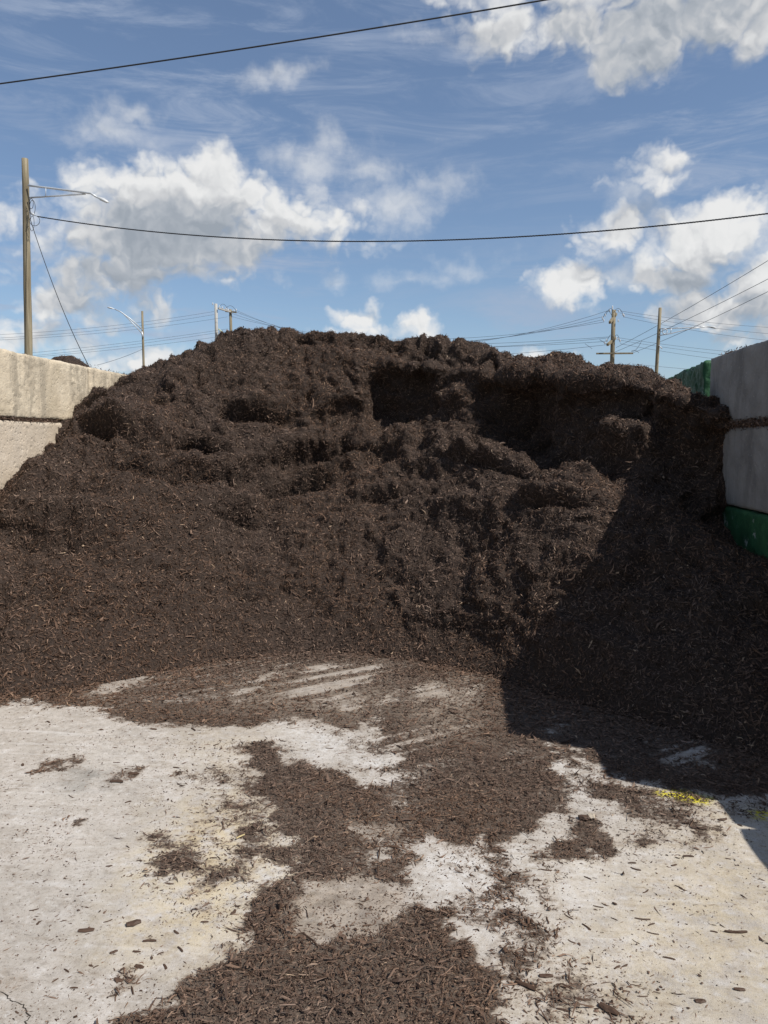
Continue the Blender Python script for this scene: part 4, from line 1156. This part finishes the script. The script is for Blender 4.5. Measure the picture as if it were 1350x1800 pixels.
# ---- far wires, each one a thing of its own
def far_wire(p, q, sag, rad, group, label, back=0.0, on=0.0):
    run = sagging(p, q, sag)
    if back: run = [run[0] + (run[0] - run[1]) * 26 * back] + run
    if on: run = run + [run[-1] + (run[-1] - run[-2]) * 26 * on]
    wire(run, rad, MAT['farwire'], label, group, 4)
ORD = ('topmost', 'second from the top', 'third from the top', 'fourth from the top', 'fifth from the top', 'sixth from the top', 'seventh from the top', 'lowest')
GL = 'thin far wires running from the left edge to the pair of poles'
for i, (x0, y0, x1, y1, sg) in enumerate(((-120, 592, 376, 547.5, .5), (-120, 598, 376, 553, .5), (-120, 601, 400, 557, .5), (-120, 634, 400, 578, .3), (-120, 640, 400, 582, .3), (-120, 640, 405, 589, .3))):
    far_wire(at_depth(x0, y0, Y3 - 8), at_depth(x1, y1, Y3), sg, .011, GL, 'thin wire left of the pair of poles, ' + (ORD[i] if i < 5 else 'lowest') + ' of six', back=1.0)
far_wire(at_depth(170, 642, Y2 - 3), at_depth(250, 614, Y2), .1, .016, None, 'short thin guy wire slanting down left from the distant street light')
GM = 'far wires strung between the pair of poles and the crossarm pole'
for i, (x0, y0, x1, y1, sg) in enumerate(((414, 545, 1072, 545, 3.0), (414, 548, 1062, 556, 2.5), (408, 551, 1060, 562, 2.2), (402, 555, 1062, 566, 1.7), (408, 588, 1073, 592, .75), (408, 592, 1070, 594, .95), (408, 597, 1068, 600, .65), (408, 604, 1066, 606, 1.1))):
    far_wire(at_depth(x0, y0, Y3 + 1), at_depth(x1, y1, Y4), sg, .011, GM, 'thin wire sagging between the paired poles and crossarm pole, ' + ORD[i] + ' of eight')
GR = 'far wires running right from the crossarm pole'
for i, (x0, y0, x1, y1, sg) in enumerate(((1080, 545, 1450, 580, .25), (1090, 550, 1450, 592, .3), (1096, 557, 1450, 606, .3), (1083, 593, 1450, 628, .25), (1085, 597, 1450, 634, .3), (1090, 604, 1450, 646, .3), (1113, 640, 1450, 664, .1))):
    far_wire(at_depth(x0, y0, Y4), at_depth(x1, y1, Y4 + 6), sg, .010, GR, 'thin wire running right from the crossarm pole, ' + (ORD[i] if i < 6 else 'lowest') + ' of seven', on=1.5)
for (x0, y0, x1, y1, lab) in ((1460, 390, 1083, 611, 'topmost of the three thick wires slanting up to the right edge'), (1460, 433, 1078, 620, 'middle one of the three thick wires slanting up to the right edge'),
                              (1460, 457, 1113, 620, 'lowest of the three thick wires slanting up to the right edge')):
    run = sagging(at_depth(x0, y0, 30), at_depth(x1, y1, Y4), .15)
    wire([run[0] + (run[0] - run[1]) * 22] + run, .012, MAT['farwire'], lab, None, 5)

# ------------------------------------------------------------------ single pieces of bark lying loose on the concrete
def chip_mesh(seed, L, W, H):
    """a torn flake of bark: bent, ragged at both ends, origin at its base"""
    r = np.random.default_rng(seed)
    rings, V = 5, []
    bend, twist = r.normal(0, .10), r.normal(0, .35)
    for i in range(rings):
        s = i / (rings - 1) - .5
        ws = (0.45 + 0.55 * math.cos(s * 2.3)) * r.uniform(.8, 1.15); hs = (0.5 + 0.5 * math.cos(s * 2.2)) * r.uniform(.75, 1.15)
        for k in range(6):
            a = k / 6 * 2 * math.pi + twist * s
            V.append((s * L + r.normal(0, .025) * L, bend * L * (1 - 4 * s * s) + math.cos(a) * W / 2 * ws * r.uniform(.8, 1.15), H / 2 + math.sin(a) * H / 2 * hs * r.uniform(.75, 1.1)))
    F = []
    for i in range(rings - 1):
        for k in range(6): F.append([i * 6 + k, i * 6 + (k + 1) % 6, i * 6 + 6 + (k + 1) % 6, i * 6 + 6 + k])
    F += [[5, 4, 3, 2, 1, 0], [24 + k for k in range(6)]]
    me = poly_mesh('bark_chip', V, F, False)
    z = min(v.co.z for v in me.vertices)
    for v in me.vertices: v.co.z -= z
    me.attributes.new('tone', 'FLOAT', 'POINT').data.foreach_set('value', np.full(len(V), r.uniform(.30, .60), dtype=np.float32))
    return me
CM = [chip_mesh(300 + i, 1.0, *((.34, .20), (.22, .15), (.45, .22), (.16, .12), (.60, .25))[i % 5]) for i in range(10)]
def bark(px, py, lpx, ang, kind, label, group=None, z=0.004):
    p = ground_at(px, py)
    size = lpx / FPX * math.hypot(p[1], EYE) 
    z = float(fbm(np.array([[p[0], p[1], 0.0]]), 1.1, 3, 0.5, 3)[0]) * 0.006 - 0.001
    o = link('bark_chip', CM[kind], MAT['chip'], loc=(p[0], p[1], z))
    o.scale = (size * 0.85, size * random.uniform(.6, 1.25), size * random.uniform(.7, 1.3))
    o.rotation_euler = (0, 0, R(ang))
    tag(o, label, 'bark chip', group)
    return o
for a in ((152, 1637, 28, 12, 0, 'stubby dark chip alone on bare concrete, large, lower left'), (924, 1734, 36, -28, 1, 'longest dark chip just right of the lower mulch patch'),
          (960, 1716, 24, 4, 2, 'short thick flake above the longest chip at lower right'), (1294, 1638, 38, 2, 3, 'long reddish thin strip lying near the right edge'),
          (1231, 1760, 18, 5, 2, 'rounded dark nub near the lower right corner'), (957, 1343, 20, -40, 4, 'dark block of bark at the edge of the wall shadow'),
          (1228, 1458, 26, -8, 1, 'dark stick on the small mulch spot below the yellow paint'), (263, 1656, 24, 8, 1, 'smooth dark chip on the sandy stain at lower left'), (235, 1626, 26, 30, 2, 'knobbly flake at the left edge of the sandy stain'),
          (209, 1723, 17, -10, 4, 'broad dark flake below the sandy stain'), (97, 1724, 12, 60, 0, 'small upright-lying chip left of the broad dark flake'),
          (405, 1130, 12, 45, 4, 'small black lump at the foot of the heap'), (1024, 1755, 26, -8, 3, 'thin straight strip at the bottom between two clumps'),
          (1070, 1775, 34, -38, 2, 'curled dark flake at the bottom edge right of centre'), (1270, 1442, 18, 20, 4, 'black lump in the shade beside the yellow paint'),
          (410, 1605, 16, 75, 4, 'chunky bark piece at the left tip of the lower mulch patch')):
    bark(*a)
GB = 'loose bark chips scattered on the right concrete'
for i, (px, py, l) in enumerate(((1031, 1630, 20), (1052, 1594, 18), (1111, 1517, 14), (1118, 1527, 18), (1176, 1684, 20), (1080, 1616, 11), (1193, 1558, 14), (1148, 1640, 20), (1135, 1566, 16), (961, 1530, 20),
                       (1118, 1655, 15), (1033, 1544, 14), (1000, 1612, 20), (1280, 1509, 10), (1255, 1637, 12), (1300, 1740, 18), (1130, 1615, 26), (1145, 1625, 14), (1210, 1505, 18), (1063, 1590, 12), (1105, 1810, 24),
                       (990, 1775, 22), (1130, 1750, 18), (1085, 1700, 14), (1022, 1480, 12), (1185, 1520, 12), (1005, 1655, 14), (975, 1645, 12))):
    bark(px, py, l, random.uniform(-60, 60), random.choice((0, 1, 1, 3, 3)), 'small dark bark chip lying loose on the bare concrete at right', GB)
GC = 'loose bark chips scattered on the left concrete'
for i, (px, py, l) in enumerate(((295, 1515, 22), (330, 1515, 18), (192, 1523, 12), (65, 1552, 9), (80, 1548, 8), (60, 1600, 16), (140, 1575, 8), (130, 1610, 7), (190, 1620, 16), (375, 1510, 14), (280, 1470, 16), (265, 1478, 14),
                       (117, 1707, 14), (160, 1698, 10), (168, 1700, 10), (200, 1675, 14), (240, 1674, 14), (282, 1677, 12), (317, 1670, 18), (130, 1737, 14), (300, 1555, 12), (310, 1640, 14), (360, 1622, 14), (235, 1360, 22), (205, 1340, 14),
                       (205, 1375, 26), (125, 1400, 18), (270, 1282, 14), (85, 1270, 12), (340, 1283, 16), (380, 1310, 14), (225, 1410, 12), (410, 1300, 10), (310, 1350, 14), (40, 1345, 12), (245, 1700, 18), (290, 1700, 16), (30, 1780, 10))):
    bark(px, py, l, random.uniform(-60, 60), random.choice((0, 1, 1, 3, 2)), 'small dark bark chip lying loose on the bare concrete at left', GC)
# one chunk split so that its pale end shows
p = ground_at(1028, 1441)
ch = link('wood_chunk', CM[4], MAT['chip'], loc=(p[0], p[1], 0.004)); ch.scale = (.055, .075, .11); ch.rotation_euler = (0, 0, R(10))
tag(ch, 'dark chunk of wood with a pale split end below the shadow', 'wood chunk')
ce = link('split_end', chip_mesh(420, .030, .044, .032), None, ch); ce.data.materials.append(MAT['palewood'])
ce.matrix_parent_inverse.identity(); ce.scale = (1 / .055, 1 / .075, 1 / .11); ce.location = (.52, 0, 0.0)
p = ground_at(423, 1475)
st = link('straw', chip_mesh(431, .045, .010, .006), None, loc=(p[0], p[1], .010)); st.data.materials.append(MAT['straw']); st.rotation_euler = (0, 0, R(55))
tag(st, 'yellow straw splinter among the bark left of the middle patch', 'splinter')
